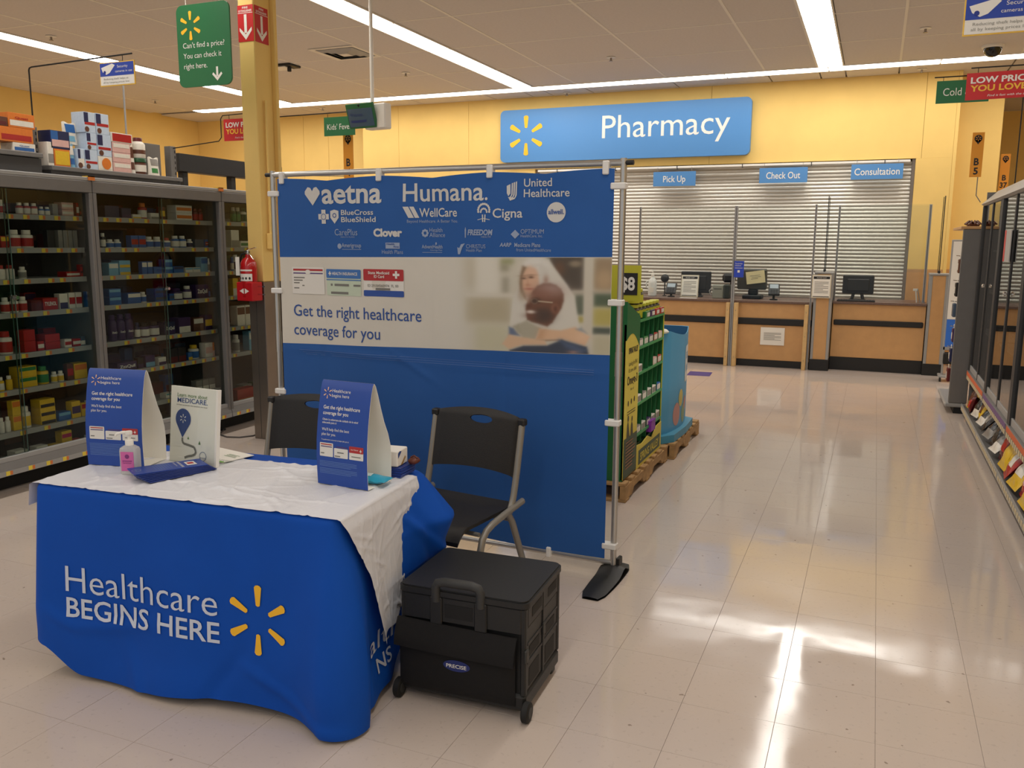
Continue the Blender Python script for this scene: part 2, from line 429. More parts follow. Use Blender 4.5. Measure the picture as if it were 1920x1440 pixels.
# ---------------------------------------------------------------- pharmacy: shutter, sign, name plates
sh = thing('roller_shutter', 'closed galvanised steel roller shutter behind the pharmacy counter', 'roller shutter', (-2.19,12.24,0.84))
W2 = 2.55; P_ = .0473
prof = [(-0.0,0.0),(-.004,.004),(-.009,.013),(-.0105,.023),(-.009,.033),(-.003,.042),(-.001,.0465),(.006,.0465),(.006,0)]
slm = MB().add([(-W2,a,b) for a,b in prof]+[(W2,a,b) for a,b in prof],
    [tuple(range(8,-1,-1)), tuple(range(9,18))]+[(i,(i+1)%9,9+(i+1)%9,9+i) for i in range(9)]).mesh('slat', SHUT, 50)
for k in range(37): link('slat', slm, sh, (0, -.01, .02+k*P_))
box('bottom_bar', (-W2,-.03,-.0),(W2,.01,.02), STEEL, sh, .003)
for s_ in (-1,1): box('guide_rail', (s_*W2-.03,-.045,0),(s_*W2+.03,.02,1.82), STEEL, sh, .004)
hb = thing('shutter_valance_edge', 'thin valance edge with clips along the shutter top, whitened for the light it catches', 'rail', (-2.19,12.12,2.585))
box('rail', (-2.5,-.02,0),(2.5,.02,.03), WHITE, hb, .004)  # white colour stands in for light caught on the valance edge
for k in range(6): box('clip', (-2.2+k*.88,-.024,-.012),(-2.19+k*.88,.022,.034), DARKM, hb)

ps = thing('pharmacy_sign', 'large blue pharmacy sign with yellow spark on the yellow wall', 'sign', (-3.465,12.149,2.735))
mb = MB(); mb.prism(rrect(-1.81,0,1.81,.745,.07,6), 0, .085, M4=Matrix.Rotation(PI/2,4,'X')); mb.build('board', SIGNBLUE, ps, 40)
pmap = plane_map((0,-.0875,0),(1,0,0),(0,0,1))
Print().spark(-1.40,.375,.285, w=.13).build('spark_logo', INK_Y, ps, pmap)
Print().text('Pharmacy', -.24, .29, .315, 1.78, bold=.0).build('lettering', INK_W, ps, pmap)
tag(bpy.data.objects['lettering'], 'white word Pharmacy')
def plate(name, label, x0, x1, z0, z1, y, s, tw, th, tb):
    t = thing(name, label, 'sign', ((x0+x1)/2, y, z0)); w = (x1-x0)/2
    box('board', (-w,0,0),(w,.012,z1-z0), SIGNBLUE, t, .002)
    for sx in (-.8,.8): MB().tube([(sx*w,.006,z1-z0),(sx*w,.006,z1-z0+.06)], .003, 6).build('hanger', ALU, t)
    Print().text(s, 0, tb, th, tw, bold=.008, align='c').build('lettering', INK_W, t, plane_map((0,-.002,0),(1,0,0),(0,0,1)))
plate('counter_sign', 'small blue hanging plate reading Pick Up', -2.95,-2.36,2.345,2.54,12.08,'Pick Up',.31,.085,.055)
plate('counter_sign', 'small blue hanging plate reading Check Out', -1.515,-.905,2.36,2.555,12.08,'Check Out',.43,.085,.055)
plate('counter_sign', 'small blue hanging plate reading Consultation', -.375,.235,2.38,2.57,12.08,'Consultation',.53,.085,.055)
PRODUCTS = [
(0, 1, 3.663, 3.711, 0.086, 'bt:w,w,r', 'white bottle with red label at the cabinet edge', 1, 1),
(0, 1, 3.785, 3.937, 0.075, 'bt:r,w,w', 'red medicine bottle with white cap', 3, 1),
(0, 1, 3.939, 4.024, 0.056, 'bt:b,w,w', 'small blue medicine bottle with white cap', 2, 1),
(0, 1, 4.028, 4.073, 0.078, 'bx:g,g', 'plain grey carton standing upright', 1, 1),
(0, 1, 4.096, 4.191, 0.09, 'bx:pk,w', 'pale pink pain relief carton', 1, 2),
(0, 1, 4.234, 4.205, 0.091, 'bx:r,w', 'red carton with a white panel', 1, 1),
(0, 1, 4.195, 4.205, 0.084, 'bx:dr,dr', 'dark red carton standing upright', 1, 1),
(0, 1, 4.287, 4.205, 0.053, 'bx:k,r', 'black carton with red front', 1, 1),
(0, 2, 3.65, 3.71, 0.074, 'bx:r,y', 'red carton with a yellow corner', 1, 1),
(0, 2, 3.724, 3.9, 0.113, 'bt:w,w,r', 'large white tub with red label', 2, 1),
(0, 2, 3.972, 4.029, 0.114, 'bx:k,k', 'black carton in the shadowed middle', 1, 1),
(0, 2, 4.053, 4.205, 0.116, 'bx:g,g', 'dim grey clear tray', 4, 1),
(0, 3, 3.62, 3.745, 0.088, 'bt:w,r,w', 'white bottle with a red cap', 2, 1),
(0, 3, 3.768, 3.825, 0.076, 'bt:w,w,g', 'white bottle with grey label standing alone', 1, 1),
(0, 3, 4.093, 4.205, 0.037, 'bx:r,w', 'low red carton with white stripe', 1, 1),
(0, 3, 4.228, 4.205, 0.082, 'bx:r,dr', 'red carton with darker front', 1, 2),
(0, 4, 3.632, 3.812, 0.096, 'bt:w,w,r', 'white bottle with an orange red label', 3, 1),
(0, 4, 3.818, 3.899, 0.07, 'bx:dr,dr', 'dark red carton lying sideways', 1, 1),
(0, 4, 3.903, 4.017, 0.078, 'bx:r,r,TYLENOL', 'bright red carton with white lettering', 1, 1),
(0, 4, 4.026, 4.094, 0.101, 'bx:w,p', 'white carton with a purple panel', 1, 1),
(0, 4, 4.098, 4.205, 0.104, 'bx:w,r', 'white carton with red lower wave', 2, 1),
(0, 4, 4.3, 4.205, 0.106, 'bx:b,b', 'blue carton beside the divider', 1, 1),
(0, 5, 3.606, 3.697, 0.143, 'bt:w,r,r', 'large white bottle with a dark red cap and red label', 1, 1),
(0, 5, 3.747, 3.833, 0.142, 'bx:r,r', 'tall plain red carton', 1, 2),
(0, 5, 3.84, 3.893, 0.061, 'bx:r,w', 'small red carton with white band', 1, 1),
(0, 5, 3.897, 4.012, 0.1, 'bx:r,r', 'wide red carton with thin stripe', 1, 2),
(0, 5, 4.04, 4.099, 0.055, 'bx:w,r', 'short white carton with red front', 1, 1),
(0, 5, 4.102, 4.17, 0.051, 'bx:r,w', 'red flat carton with small white print', 1, 1),
(0, 5, 4.175, 4.205, 0.06, 'bt:gb,gb,w', 'grey blue bottle with pale label', 3, 1),
(0, 6, 3.557, 3.608, 0.087, 'bt:y,w,w', 'yellow bottle cut by the picture edge', 1, 1),
(0, 6, 3.615, 3.662, 0.089, 'bt:y,w,y', 'yellow bottle with white cap and yellow label', 1, 1),
(0, 6, 3.692, 3.823, 0.132, 'bx:y,gn', 'yellow carton with green wave', 1, 2),
(0, 6, 3.847, 3.929, 0.115, 'bt:y,gn,gn', 'stout yellow bottle with green label', 1, 1),
(0, 6, 3.934, 4.032, 0.071, 'bt:w,w,y', 'small white bottle with yellow label', 2, 1),
(0, 6, 4.042, 4.095, 0.111, 'bx:br,r', 'brown red carton standing on end', 1, 1),
(0, 6, 4.097, 4.205, 0.105, 'bx:y,o', 'yellow carton with an orange white front', 1, 1),
(0, 6, 4.231, 4.205, 0.057, 'bx:p,p', 'dark purple carton beside the divider', 1, 1),
(0, 7, 3.541, 3.623, 0.096, 'bt:w,w,w', 'plain white bottle', 2, 1),
(0, 7, 3.627, 3.692, 0.19, 'bx:y,o', 'yellow carton with orange brown print', 1, 2),
(0, 7, 3.695, 3.776, 0.137, 'bt:w,w,y', 'white bottle with a pale yellow label', 1, 1),
(0, 7, 3.82, 3.936, 0.163, 'bx:y,k', 'yellow carton with black lettering', 1, 3),
(0, 7, 3.952, 4.051, 0.056, 'bx:b,lb', 'flat blue carton with pale arc', 1, 1),
(0, 7, 4.054, 4.129, 0.113, 'bx:y,p', 'yellow carton with purple lower half', 1, 1),
(0, 7, 4.132, 4.184, 0.09, 'bx:y,r', 'narrow yellow carton with red print', 1, 1),
(0, 7, 4.189, 4.205, 0.099, 'bx:w,gn', 'white carton with green lower band', 1, 1),
(0, 8, 3.62, 3.721, 0.068, 'bx:w,g', 'low white tray of small packs', 1, 1),
(0, 8, 3.77, 3.859, 0.066, 'bx:w,w,AZO', 'white carton with dark lettering', 1, 1),
(0, 8, 3.874, 3.957, 0.052, 'bx:y,y,M', 'yellow carton with a red letter', 1, 1),
(0, 8, 3.961, 4.045, 0.127, 'bx:y,m', 'yellow carton with magenta front', 1, 2),
(0, 8, 4.051, 4.111, 0.057, 'bx:r,y', 'red carton with a yellow letter', 1, 1),
(0, 8, 4.162, 4.205, 0.062, 'bx:w,t', 'white carton with teal side', 1, 1),
(1, 1, 4.437, 4.565, 0.085, 'bx:n,n', 'navy carton with a pale arc', 1, 1),
(1, 1, 4.58, 4.669, 0.073, 'bx:n,p', 'navy and purple carton', 1, 1),
(1, 1, 4.676, 4.761, 0.033, 'bx:w,y', 'low white carton with yellow edge', 1, 1),
(1, 1, 4.763, 4.837, 0.116, 'bt:r,o,w', 'red orange round bottle with white badge', 1, 1),
(1, 1, 4.844, 4.932, 0.048, 'bx:w,g', 'low white carton with grey print', 1, 1),
(1, 1, 4.936, 4.989, 0.095, 'bx:dr,y', 'dark red carton with yellow print', 1, 1),
(1, 1, 5.093, 5.266, 0.116, 'bx:w,o', 'white carton with an orange swoosh', 1, 2),
(1, 1, 5.288, 5.397, 0.097, 'bt:dr,dr,r', 'dark red bottle', 2, 1),
(2, 1, 5.515, 5.537, 0.125, 'bx:r,r', 'tall bright red carton', 2, 1),
(1, 2, 4.399, 4.444, 0.102, 'bt:k,w,w', 'black bottle with white cap', 1, 1),
(1, 2, 4.455, 4.581, 0.06, 'bt:w,w,b', 'small white bottle with blue label', 2, 1),
(1, 2, 4.648, 4.789, 0.089, 'bx:b,r', 'blue carton with red top band', 2, 1),
(1, 2, 4.804, 4.964, 0.082, 'bt:w,w,b', 'white bottle with a dark blue label', 2, 1),
(1, 2, 4.977, 5.047, 0.074, 'bt:w,r,b', 'white bottle with red cap and blue label', 1, 1),
(1, 2, 5.064, 5.211, 0.091, 'bt:b,w,w', 'blue bottle with white cap', 2, 1),
(1, 2, 5.215, 5.273, 0.067, 'bt:w,w,n', 'white bottle with a navy label', 1, 1),
(1, 2, 5.277, 5.377, 0.065, 'bx:gb,gb', 'grey blue carton', 1, 1),
(1, 2, 5.386, 5.425, 0.066, 'bx:b,r,Advil', 'blue carton with pale lettering and a red top', 1, 1),
(1, 3, 4.437, 4.526, 0.089, 'bx:lb,w', 'pale blue carton with white top', 1, 1),
(1, 3, 4.529, 4.633, 0.103, 'bx:lb,y', 'pale blue carton with yellowish stripe', 1, 2),
(1, 3, 4.732, 4.838, 0.093, 'bx:b,w', 'blue carton with white top panel', 2, 1),
(1, 3, 4.842, 4.947, 0.052, 'bx:b,b', 'plain blue carton lying flat', 1, 1),
(1, 3, 4.951, 5.034, 0.105, 'bx:b,lb', 'blue carton with pale stripe', 1, 2),
(1, 3, 5.039, 5.146, 0.051, 'bx:b,n', 'blue flat carton with navy print', 1, 1),
(1, 3, 5.159, 5.324, 0.039, 'bx:w,lb', 'small white carton with pale blue wedge', 2, 1),
(1, 3, 5.328, 5.407, 0.118, 'bx:lb,b', 'tall light blue carton', 1, 1),
(1, 3, 5.425, 5.425, 0.106, 'bt:w,w,g', 'tall white bottle with grey label', 1, 1),
(1, 4, 4.425, 4.533, 0.113, 'bx:b,lb', 'bright blue carton with pale print', 1, 2),
(1, 4, 4.585, 4.71, 0.077, 'bx:b,w', 'bright blue carton with a white number panel', 1, 1),
(1, 4, 4.718, 4.78, 0.078, 'bt:w,w,b', 'white bottle with bright blue label', 1, 1),
(1, 4, 4.841, 4.967, 0.096, 'bx:b,gb', 'blue carton with dull grey front', 1, 2),
(1, 4, 4.98, 5.034, 0.053, 'bx:b,gb', 'short blue carton near the door edge', 1, 1),
(1, 4, 5.039, 5.155, 0.089, 'bt:p,p,w', 'purple bottle with lilac label', 1, 1),
(1, 4, 5.16, 5.24, 0.103, 'bt:p,w,w', 'purple bottle with white label', 1, 1),
(1, 4, 5.258, 5.4, 0.108, 'bx:p,p,ZzzQuil', 'purple carton with white lettering', 1, 1),
(1, 4, 5.405, 5.425, 0.093, 'bt:n,n,b', 'navy bottle', 1, 1),
(2, 4, 5.515, 5.602, 0.095, 'bt:yg,b,y', 'yellow green bottle with blue cap', 1, 1),
(1, 5, 4.426, 4.642, 0.185, 'bt:p,p,p,ZzzQuil', 'dark purple bottle with white lettering', 3, 1),
(1, 5, 4.648, 4.697, 0.115, 'bt:n,n,w', 'navy bottle with small white label', 1, 1),
(1, 5, 4.707, 4.895, 0.107, 'bt:p,k,w', 'purple bottle with broad white label', 2, 1),
(1, 5, 4.911, 5.026, 0.095, 'bx:n,p,ZzzQuil', 'navy carton with white lettering', 1, 1),
(1, 5, 5.057, 5.188, 0.119, 'bx:p,w', 'purple carton with cream top', 1, 1),
(1, 5, 5.214, 5.329, 0.106, 'bx:br,w', 'brown purple carton with cream top', 1, 1),
(1, 5, 5.34, 5.425, 0.12, 'bx:p,y', 'purple carton with yellow cream top', 1, 1),
(2, 5, 5.539, 5.607, 0.166, 'bt:b,w,w', 'blue pump bottle with white nozzle', 1, 1),
(1, 6, 4.454, 4.634, 0.062, 'bx:p,p,ZzzQuil', 'wide purple carton with white lettering', 1, 1),
(1, 6, 4.71, 4.806, 0.085, 'bx:p,lb', 'purple carton with pale lines', 1, 1),
(1, 6, 4.639, 4.696, 0.079, 'bx:k,p', 'black and purple carton', 1, 1),
(1, 6, 4.835, 4.915, 0.058, 'bx:w,p', 'small white carton with purple top', 1, 1),
(1, 6, 4.95, 5.123, 0.112, 'bx:k,dr', 'black carton with dark red corner', 2, 1),
(1, 6, 5.139, 5.19, 0.061, 'bx:b,y', 'blue carton with yellow badge', 1, 1),
(1, 6, 5.197, 5.291, 0.11, 'bt:w,y,b', 'white bottle with yellow cap', 1, 1),
(1, 6, 5.329, 5.416, 0.116, 'bx:w,pk', 'white carton with pink print', 1, 1),
(1, 6, 5.422, 5.425, 0.114, 'bx:o,pk', 'orange pink carton', 1, 1),
(2, 6, 5.522, 5.608, 0.079, 'bt:w,k,k', 'white bottle with black cap', 1, 1),
(1, 7, 4.888, 4.974, 0.037, 'bx:w,t', 'white teal carton', 1, 1),
(1, 7, 5.044, 5.125, 0.06, 'bx:t,y', 'teal carton with yellow edge', 1, 1),
(1, 7, 5.207, 5.425, 0.086, 'bx:g,w', 'grey clear pack', 3, 1),
(2, 1, 5.726, 5.838, 0.125, 'bt:dg,w,gn', 'tall green bottle with white cap', 2, 1),
(2, 1, 5.849, 5.916, 0.125, 'bt:w,dg,dg', 'white bottle with dark green label', 1, 1),
(2, 2, 5.688, 5.789, 0.144, 'bx:w,g', 'tall white carton with grey arc', 1, 1),
(2, 2, 5.799, 5.94, 0.056, 'bx:w,gn', 'low white carton with green print', 1, 1),
(2, 3, 5.686, 5.721, 0.116, 'bt:b,b,w', 'slim blue bottle', 1, 1),
(2, 3, 5.726, 5.787, 0.131, 'bt:w,w,p', 'white bottle with purple label', 1, 1),
(2, 4, 5.682, 5.753, 0.145, 'bx:y,w', 'tall yellow carton with white top', 1, 1),
(2, 4, 5.763, 5.856, 0.147, 'bx:o,p', 'orange yellow carton with purple side', 1, 1),
(2, 5, 5.719, 5.924, 0.167, 'bx:w,br', 'white carton with brown base', 2, 1),
(2, 6, 5.691, 5.762, 0.146, 'bt:w,w,g', 'white bottle with grey print', 1, 1),
(2, 6, 5.853, 5.946, 0.166, 'bx:lb,w', 'pale blue carton with white top', 1, 1),
(2, 8, 5.677, 5.921, 0.141, 'bx:r,o', 'large red orange carton', 1, 1),
]

# ---------------------------------------------------------------- locked glass cabinets along the left aisle
SHELF_Z = [1.70,1.495,1.305,1.10,.845,.625,.365,.165]
GX = -4.80; BX = -5.32
TAGY = M('price_tag_yellow', (232,206,70), 0.6); TAGO = M('price_tag_orange', (214,120,60), 0.6)
tagm = MB().box((0,0,0),(.002,.026,.026)).box((.0002,.026,.001),(.0018,.044,.025), 1).mesh('price_tag', [TAGY, TAGO])
shelfm = MB().box((BX+.02,.03,-.012),(-4.872,1.19,0)).cbox((-4.872,.03,-.03),(-4.862,1.19,.004), .002).mesh('shelf', GREYL)
SECL = ['glass cabinet nearest the left picture edge', 'middle glass cabinet of the left aisle', 'glass cabinet half hidden by the yellow column']
glass_cabs = []
for si in range(3):
    y0 = 3.03+1.22*si
    c = thing('glass_cabinet', ['grey locked glass cabinet of red and yellow medicines at the picture edge', 'grey locked glass cabinet of blue and purple medicines behind the tent cards', 'grey locked glass cabinet behind the yellow column'][si], 'display cabinet', (0,y0,0))
    box('kick_base', (BX,.002,0),(-4.95,1.218,.122), BLACKM, c)
    box('deck', (BX,.002,.122),(GX-.03,1.218,.163), GREYM, c, .004)
    d = box('lower_lip', (GX-.03,.003,.126),(-4.778,1.217,.160), GREYL, c, .002)
    MB().add([(GX-.03,.003,.1605),(-4.778,.003,.1605),(GX+.004,.003,.208),(GX-.03,.003,.208),(GX-.03,1.217,.1605),(-4.778,1.217,.1605),(GX+.004,1.217,.208),(GX-.03,1.217,.208)], [(0,1,5,4),(1,2,6,5),(2,3,7,6),(3,0,4,7),(3,2,1,0),(4,5,6,7)]).build('lower_band', GREYM, c)
    for k in range(9):
        p = link('price_tag', tagm, d, (-4.7785,.05+k*.133+random.uniform(-.02,.02),.130))
    box('back_panel', (BX,.002,.15),(BX+.012,1.218,1.93), M('cabinet_back', (74,68,64), 0.7), c)
    box('top_panel', (BX,.002,1.93),(GX+.01,1.218,1.955), GREYL, c, .004)
    box('header', (GX-.03,.002,1.855),(GX+.012,1.218,1.93), GREYM, c, .004)
    for a in (.0015,1.19): box('stile', (GX-.035,a,.165),(GX+.012,a+.0285,1.855), GREYM, c, .003)
    for a in (.0015,1.2155): box('end_panel', (BX,a,.15),(GX-.035,a+.003,1.93), GREYM, c)
    for iz, z in enumerate(SHELF_Z[:7]):
        if si == 2 and iz in (6,): continue
        s_ = link('shelf', shelfm, c, (0,0,z))
        ny = .05
        while ny < 1.12:
            if random.random() < .85: link('price_tag', tagm, s_, (-4.8615, ny, -.027))
            ny += random.choice((.085,.11,.14,.17))
    for a, b, xx in ((.03,.62,GX-.012),(.60,1.19,GX-.022)):
        g = box('glass_door', (xx-.005,a,.238),(xx,b,1.85), GLASS, c)
        box('glass_edge', (xx-.0052,(b-.003) if a < .1 else a,.238),(xx+.0002,b if a < .1 else a+.003,1.85), EDGE, g)
    box('door_track', (GX-.03,.03,.208),(GX+.004,1.19,.238), GREYL, c, .002)
    lk = MB().lathe([(.016,0),(.016,.012),(.011,.02),(.011,.03)], 12, M4=Matrix.Translation((GX-.008,.61,1.20)) @ Matrix.Rotation(PI/2,4,'Y')).build('door_lock', CHROME, c, 40)
    glass_cabs.append(c)

PC = dict(w=(232,226,214), r=(176,32,30), dr=(96,22,24), b=(38,98,168), lb=(120,176,206), n=(24,34,78), p=(58,34,86), y=(228,186,40),
          o=(222,122,40), gn=(52,128,64), dg=(26,78,44), k=(28,26,28), g=(140,136,130), gb=(74,90,110), br=(98,58,42), pk=(222,178,170), m=(196,40,96), t=(60,150,158), yg=(176,176,50), lw=(198,214,232))
def pmat(k): return M('pack_'+k, PC[k], 0.38, noise=0.05, scale=60)
_pm = {}
def bottle_meshes(w, h, cols):
    key = ('bt', round(w,3), round(h,3), cols)
    if key not in _pm:
        r = w/2*.94; ch = min(.24*h, .035); n = 14
        body = MB().lathe([(r*.92,0),(r,.004),(r,h*.66),(r*.93,h*.72),(r*.62,h-ch-.002),(r*.55,h-ch)], n).mesh('bottle_body', pmat(cols[0]), 40)
        cap = MB().lathe([(r*.66,h-ch),(r*.68,h-ch+.002),(r*.66,h-.002),(r*.60,h)], n).mesh('cap', pmat(cols[1]), 40)
        lab = MB().lathe([(r*1.012,h*.10),(r*1.012,h*.56)], n, caps=False).mesh('label', pmat(cols[2]), 60)
        _pm[key] = (body, cap, lab)
    return _pm[key]
def box_meshes(w, h, d, cols):
    key = ('bx', round(w,3), round(h,3), round(d,3), cols)
    if key not in _pm:
        body = MB().cbox((-d,-w/2,0),(0,w/2,h), .0015).mesh('carton_body', pmat(cols[0]))
        st = hash(cols[1]+cols[0]+str(round(w*100))) % 3
        z0, z1 = ((.0,.42),(.55,.92),(.25,.7))[sum(map(ord, cols[0]+cols[1])) % 3]
        fr = MB().box((-.0005,-w*.46,h*z0+.002),(.0008,w*.46,h*z1)).mesh('front_panel', pmat(cols[1]))
        _pm[key] = (body, fr)
    return _pm[key]
ORD = ['top','second','third','fourth','fifth','sixth','seventh','bottom']
SECN = ['red and yellow medicine cabinet','blue and purple medicine cabinet','cabinet behind the yellow column']
seen_labels = {}
def uniq(lab):
    seen_labels[lab] = seen_labels.get(lab, 0)+1
    return lab if seen_labels[lab] == 1 else None
XF = -4.90
def product(kind, cols, txt, w, h, y, z, label, group, x=XF):
    if kind == 'bt':
        b, c, l = bottle_meshes(w, h, cols); o = link('medicine_bottle', None, None, (x-w/2, y, z)); link('bottle_body', b, o)
        link('cap', c, o); link('label', l, o)
        if txt: Print().text(txt, -w*.42, h*.3, h*.07, w*.84, bold=.03).build('lettering', INK_W, o, lambda u, v: Vector((w/2*.96*math.cos(u/(w/2))+.002, w/2*.96*math.sin(u/(w/2)), v)))
    else:
        d = min(.09, max(.035, w*.8)); b, f = box_meshes(w, h, d, cols); o = link('medicine_carton', None, None, (x, y, z)); link('carton_body', b, o)
        link('front_panel', f, o)
        if txt:
            ink = INK_W if cols[0] not in 'wy' else (pmat('r') if txt == 'M' else INK_K)
            hh = h*.62 if len(txt) == 1 else min(h*.34, w*.22)
            Print().text(txt, 0, h*.5-hh*.4, hh, w*.8 if len(txt) > 1 else w*.5, bold=.03, align='c').build('lettering', ink, o, plane_map((.0016,0,0),(0,1,0),(0,0,1)))
    if len(label.split()) > 16: label = label.replace(' medicine cabinet',' case').replace('cabinet behind the yellow column','case by the column').replace(' with a ',' with ').replace(' and a ',' and ').replace(' at the back of',' behind')
    tag(o, label, 'bottle' if kind == 'bt' else 'carton', group)
    return o
for (sec, shn, ya, yb, h, k, desc, n, m) in PRODUCTS:
    kind, cs = k.split(':'); cs = cs.split(','); txt = None
    if len(cs) and len(cs[-1]) > 2 or cs[-1] in ('M',): txt = cs.pop()
    while len(cs) < (3 if kind == 'bt' else 2): cs.append(cs[-1])
    cols = tuple(cs)
    w = (yb-ya)/n; hh = h/m
    base = '%s on the %s shelf of the %s' % (desc, ORD[shn-1], SECN[sec])
    if len(base.split()) > 15: base = '%s, %s shelf, %s' % (desc, ORD[shn-1], SECN[sec])
    if len(base.split()) > 15: base = '%s, %s shelf, %s' % (desc, ORD[shn-1], SECN[sec].replace(' medicine cabinet',' case').replace('cabinet behind the','case by'))
    grp = base if n*m > 1 else None
    for i in range(n):
        for j in range(m):
            lab = base
            if m > 1 and n == 1:
                pre = ['lower','upper'][j] if m == 2 else ['lowest','middle','topmost'][j]
                lab = pre+' '+base; g = '%s stack' % desc
                if len(lab.split()) > 16: lab = pre+' '+base.replace(' on the ', ', ').replace(' of the ', ', ')
            elif n == 2: lab = ['nearer ','farther '][i]+base; g = base
            elif n == 4: lab = ['first ','second ','third ','last '][i]+base; g = base
            elif n == 3: lab = ['nearest ','middle ','farthest '][i]+base; g = base
            else: g = grp
            product(kind, cols, txt, max(.02, w-.006), hh-.001, ya+w*(i+.5), SHELF_Z[shn-1]+.0005+hh*j, lab, g)
# dim stock at the back of the shelves
bk = random.Random(3)
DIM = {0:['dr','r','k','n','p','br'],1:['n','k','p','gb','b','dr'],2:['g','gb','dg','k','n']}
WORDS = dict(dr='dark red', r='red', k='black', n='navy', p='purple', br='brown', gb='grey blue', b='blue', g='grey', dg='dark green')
for sec in range(3):
    for s_ in range(8):
        y = 3.03+1.22*sec+.06; cnt = {}
        while y < 3.03+1.22*sec+1.08:
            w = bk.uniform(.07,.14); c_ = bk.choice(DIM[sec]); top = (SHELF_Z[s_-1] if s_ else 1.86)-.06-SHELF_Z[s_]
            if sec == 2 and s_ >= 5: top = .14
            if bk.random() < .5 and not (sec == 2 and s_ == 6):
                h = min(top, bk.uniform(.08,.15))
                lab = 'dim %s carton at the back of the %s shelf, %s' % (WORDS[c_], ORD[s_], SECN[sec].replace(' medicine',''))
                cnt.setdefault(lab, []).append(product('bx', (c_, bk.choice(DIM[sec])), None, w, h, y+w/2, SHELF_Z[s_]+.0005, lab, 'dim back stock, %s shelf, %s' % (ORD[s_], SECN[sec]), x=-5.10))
            y += w+bk.uniform(.005,.05)
        for lab, os2 in cnt.items():
            if len(os2) > 1:
                for q, o2 in enumerate(os2): o2['label'] = ((['nearer','farther'] if len(os2) == 2 else ['nearest','second','third','fourth','fifth'])[q]+' '+lab).replace('cabinet behind the yellow column','case by the column')

# ---------------------------------------------------------------- overstock shelf above the cabinets
os_ = thing('overstock_shelf', 'grey open overstock shelf standing on top of the glass cabinets', 'shelf', (0,0,1.956))
for yy in (4.205,5.45):
    u = box('upright', (-5.30,yy-.03,0),(-5.235,yy+.03,.335), GREYM, os_, .003)
    for k in range(7): box('slot', (-5.2352,yy+.012,.03+k*.042),(-5.2335,yy+.02,.052+k*.042), BLACKM, u)
box('shelf', (-5.42,4.236,.055),(-5.12,5.419,.085), GREYM, os_, .004)
box('shelf', (-5.42,3.05,.125),(-5.12,4.174,.155), GREYM, os_, .004)
box('bracket', (-5.42,3.05,0),(-5.14,4.17,.12), DARKM, os_)
box('bracket', (-5.42,4.24,0),(-5.14,5.41,.055), DARKM, os_)
box('end_panel', (-5.40,5.14,.086),(-5.22,5.30,.33), GREYM, os_, .003)
ZS = 1.956+.0855; ZL = 1.956+.1555
def pack(name, label, cat, y0, y1, z0, z1, cols, x=-5.16, d=.12, txt=None, tw=.7, disc=None, ink=None, band=(.12,.5), group=None):
    w = y1-y0; h = z1-z0
    o = thing(name, label, cat, (x,(y0+y1)/2,z0), 0, group)
    box('carton', (-d,-w/2,0),(0,w/2,h), pmat(cols[0]), o, .002)
    if len(cols) > 1: box('front_panel', (0,-w*.44,h*band[0]),(.0012,w*.44,h*band[1]), pmat(cols[1]), o)
    if len(cols) > 2: box('corner_panel', (.0002,-w*.48,h*.5),(.0016,-w*.12,h*.97), pmat(cols[2]), o)
    if disc:
        Print().disc(w*disc[0], h*disc[1], h*disc[2]).build('picture', pmat(disc[3]), o, plane_map((.0022,0,0),(0,1,0),(0,0,1)))
    if txt: Print().text(txt, 0, h*.6, h*.15, w*tw, bold=.03, align='c').build('lettering', ink or INK_W, o, plane_map((.0026,0,0),(0,1,0),(0,0,1)))
    return o
def pouch(name, label, y0, y1, z0, z1, cols, group=None, x=-5.16):   # stand-up pouch
    w = y1-y0; h = z1-z0; o = thing(name, label, 'pouch', (x,(y0+y1)/2,z0), 0, group)
    def f(u, v, s):
        t = .035*(1-v)**.6*math.sin(PI*min(1,max(0,u)))**.4 if 0 < u < 1 else 0
        return (-.04+s*t, (u-.5)*w*(1-.04*math.sin(v*PI)), v*h+.006*math.sin(u*9)*(v > .95))
    mb = MB(); mb.grid(lambda u, v: f(u, v, 1), 10, 8); mb.grid(lambda u, v: f(u, v, -1), 10, 8, flip=True)
    mb.build('pouch_body', pmat(cols[0]), o, 60)
    mb2 = MB(); mb2.grid(lambda u, v: tuple(Vector(f(.15+.7*u, .55+.38*v, 1))+Vector((.0015,0,0))), 6, 4); mb2.build('front_label', pmat(cols[1]), o, 60)
    mb3 = MB(); mb3.grid(lambda u, v: tuple(Vector(f(.15+.55*u, .14+.26*v, 1))+Vector((.0015,0,0))), 6, 4); mb3.build('picture', pmat(cols[2]), o, 60)
    return o
# left bay
pack('snack_carton','white and blue flat snack carton on the left overstock shelf','carton',3.99,4.15,ZL,ZL+.055,('w','b'),txt='Quest',ink=pmat('b'),tw=.45)
pack('snack_carton','red orange snack carton under the open orange one, left overstock shelf','carton',3.90,4.14,ZL+.0565,ZL+.148,('o','r'),d=.16)
pack('snack_carton','open orange display carton topping the left overstock stack','carton',3.97,4.16,ZL+.149,ZL+.24,('o','w'),d=.15,txt='Quest',ink=pmat('r'),tw=.5)
pack('snack_carton','brown carton of bars behind the open orange carton','carton',3.80,3.965,ZL+.149,ZL+.205,('br','dr'),d=.14)
pack('snack_carton','white carton standing at the left end of the overstock shelf','carton',3.83,3.895,ZL,ZL+.10,('w','g'),d=.1)
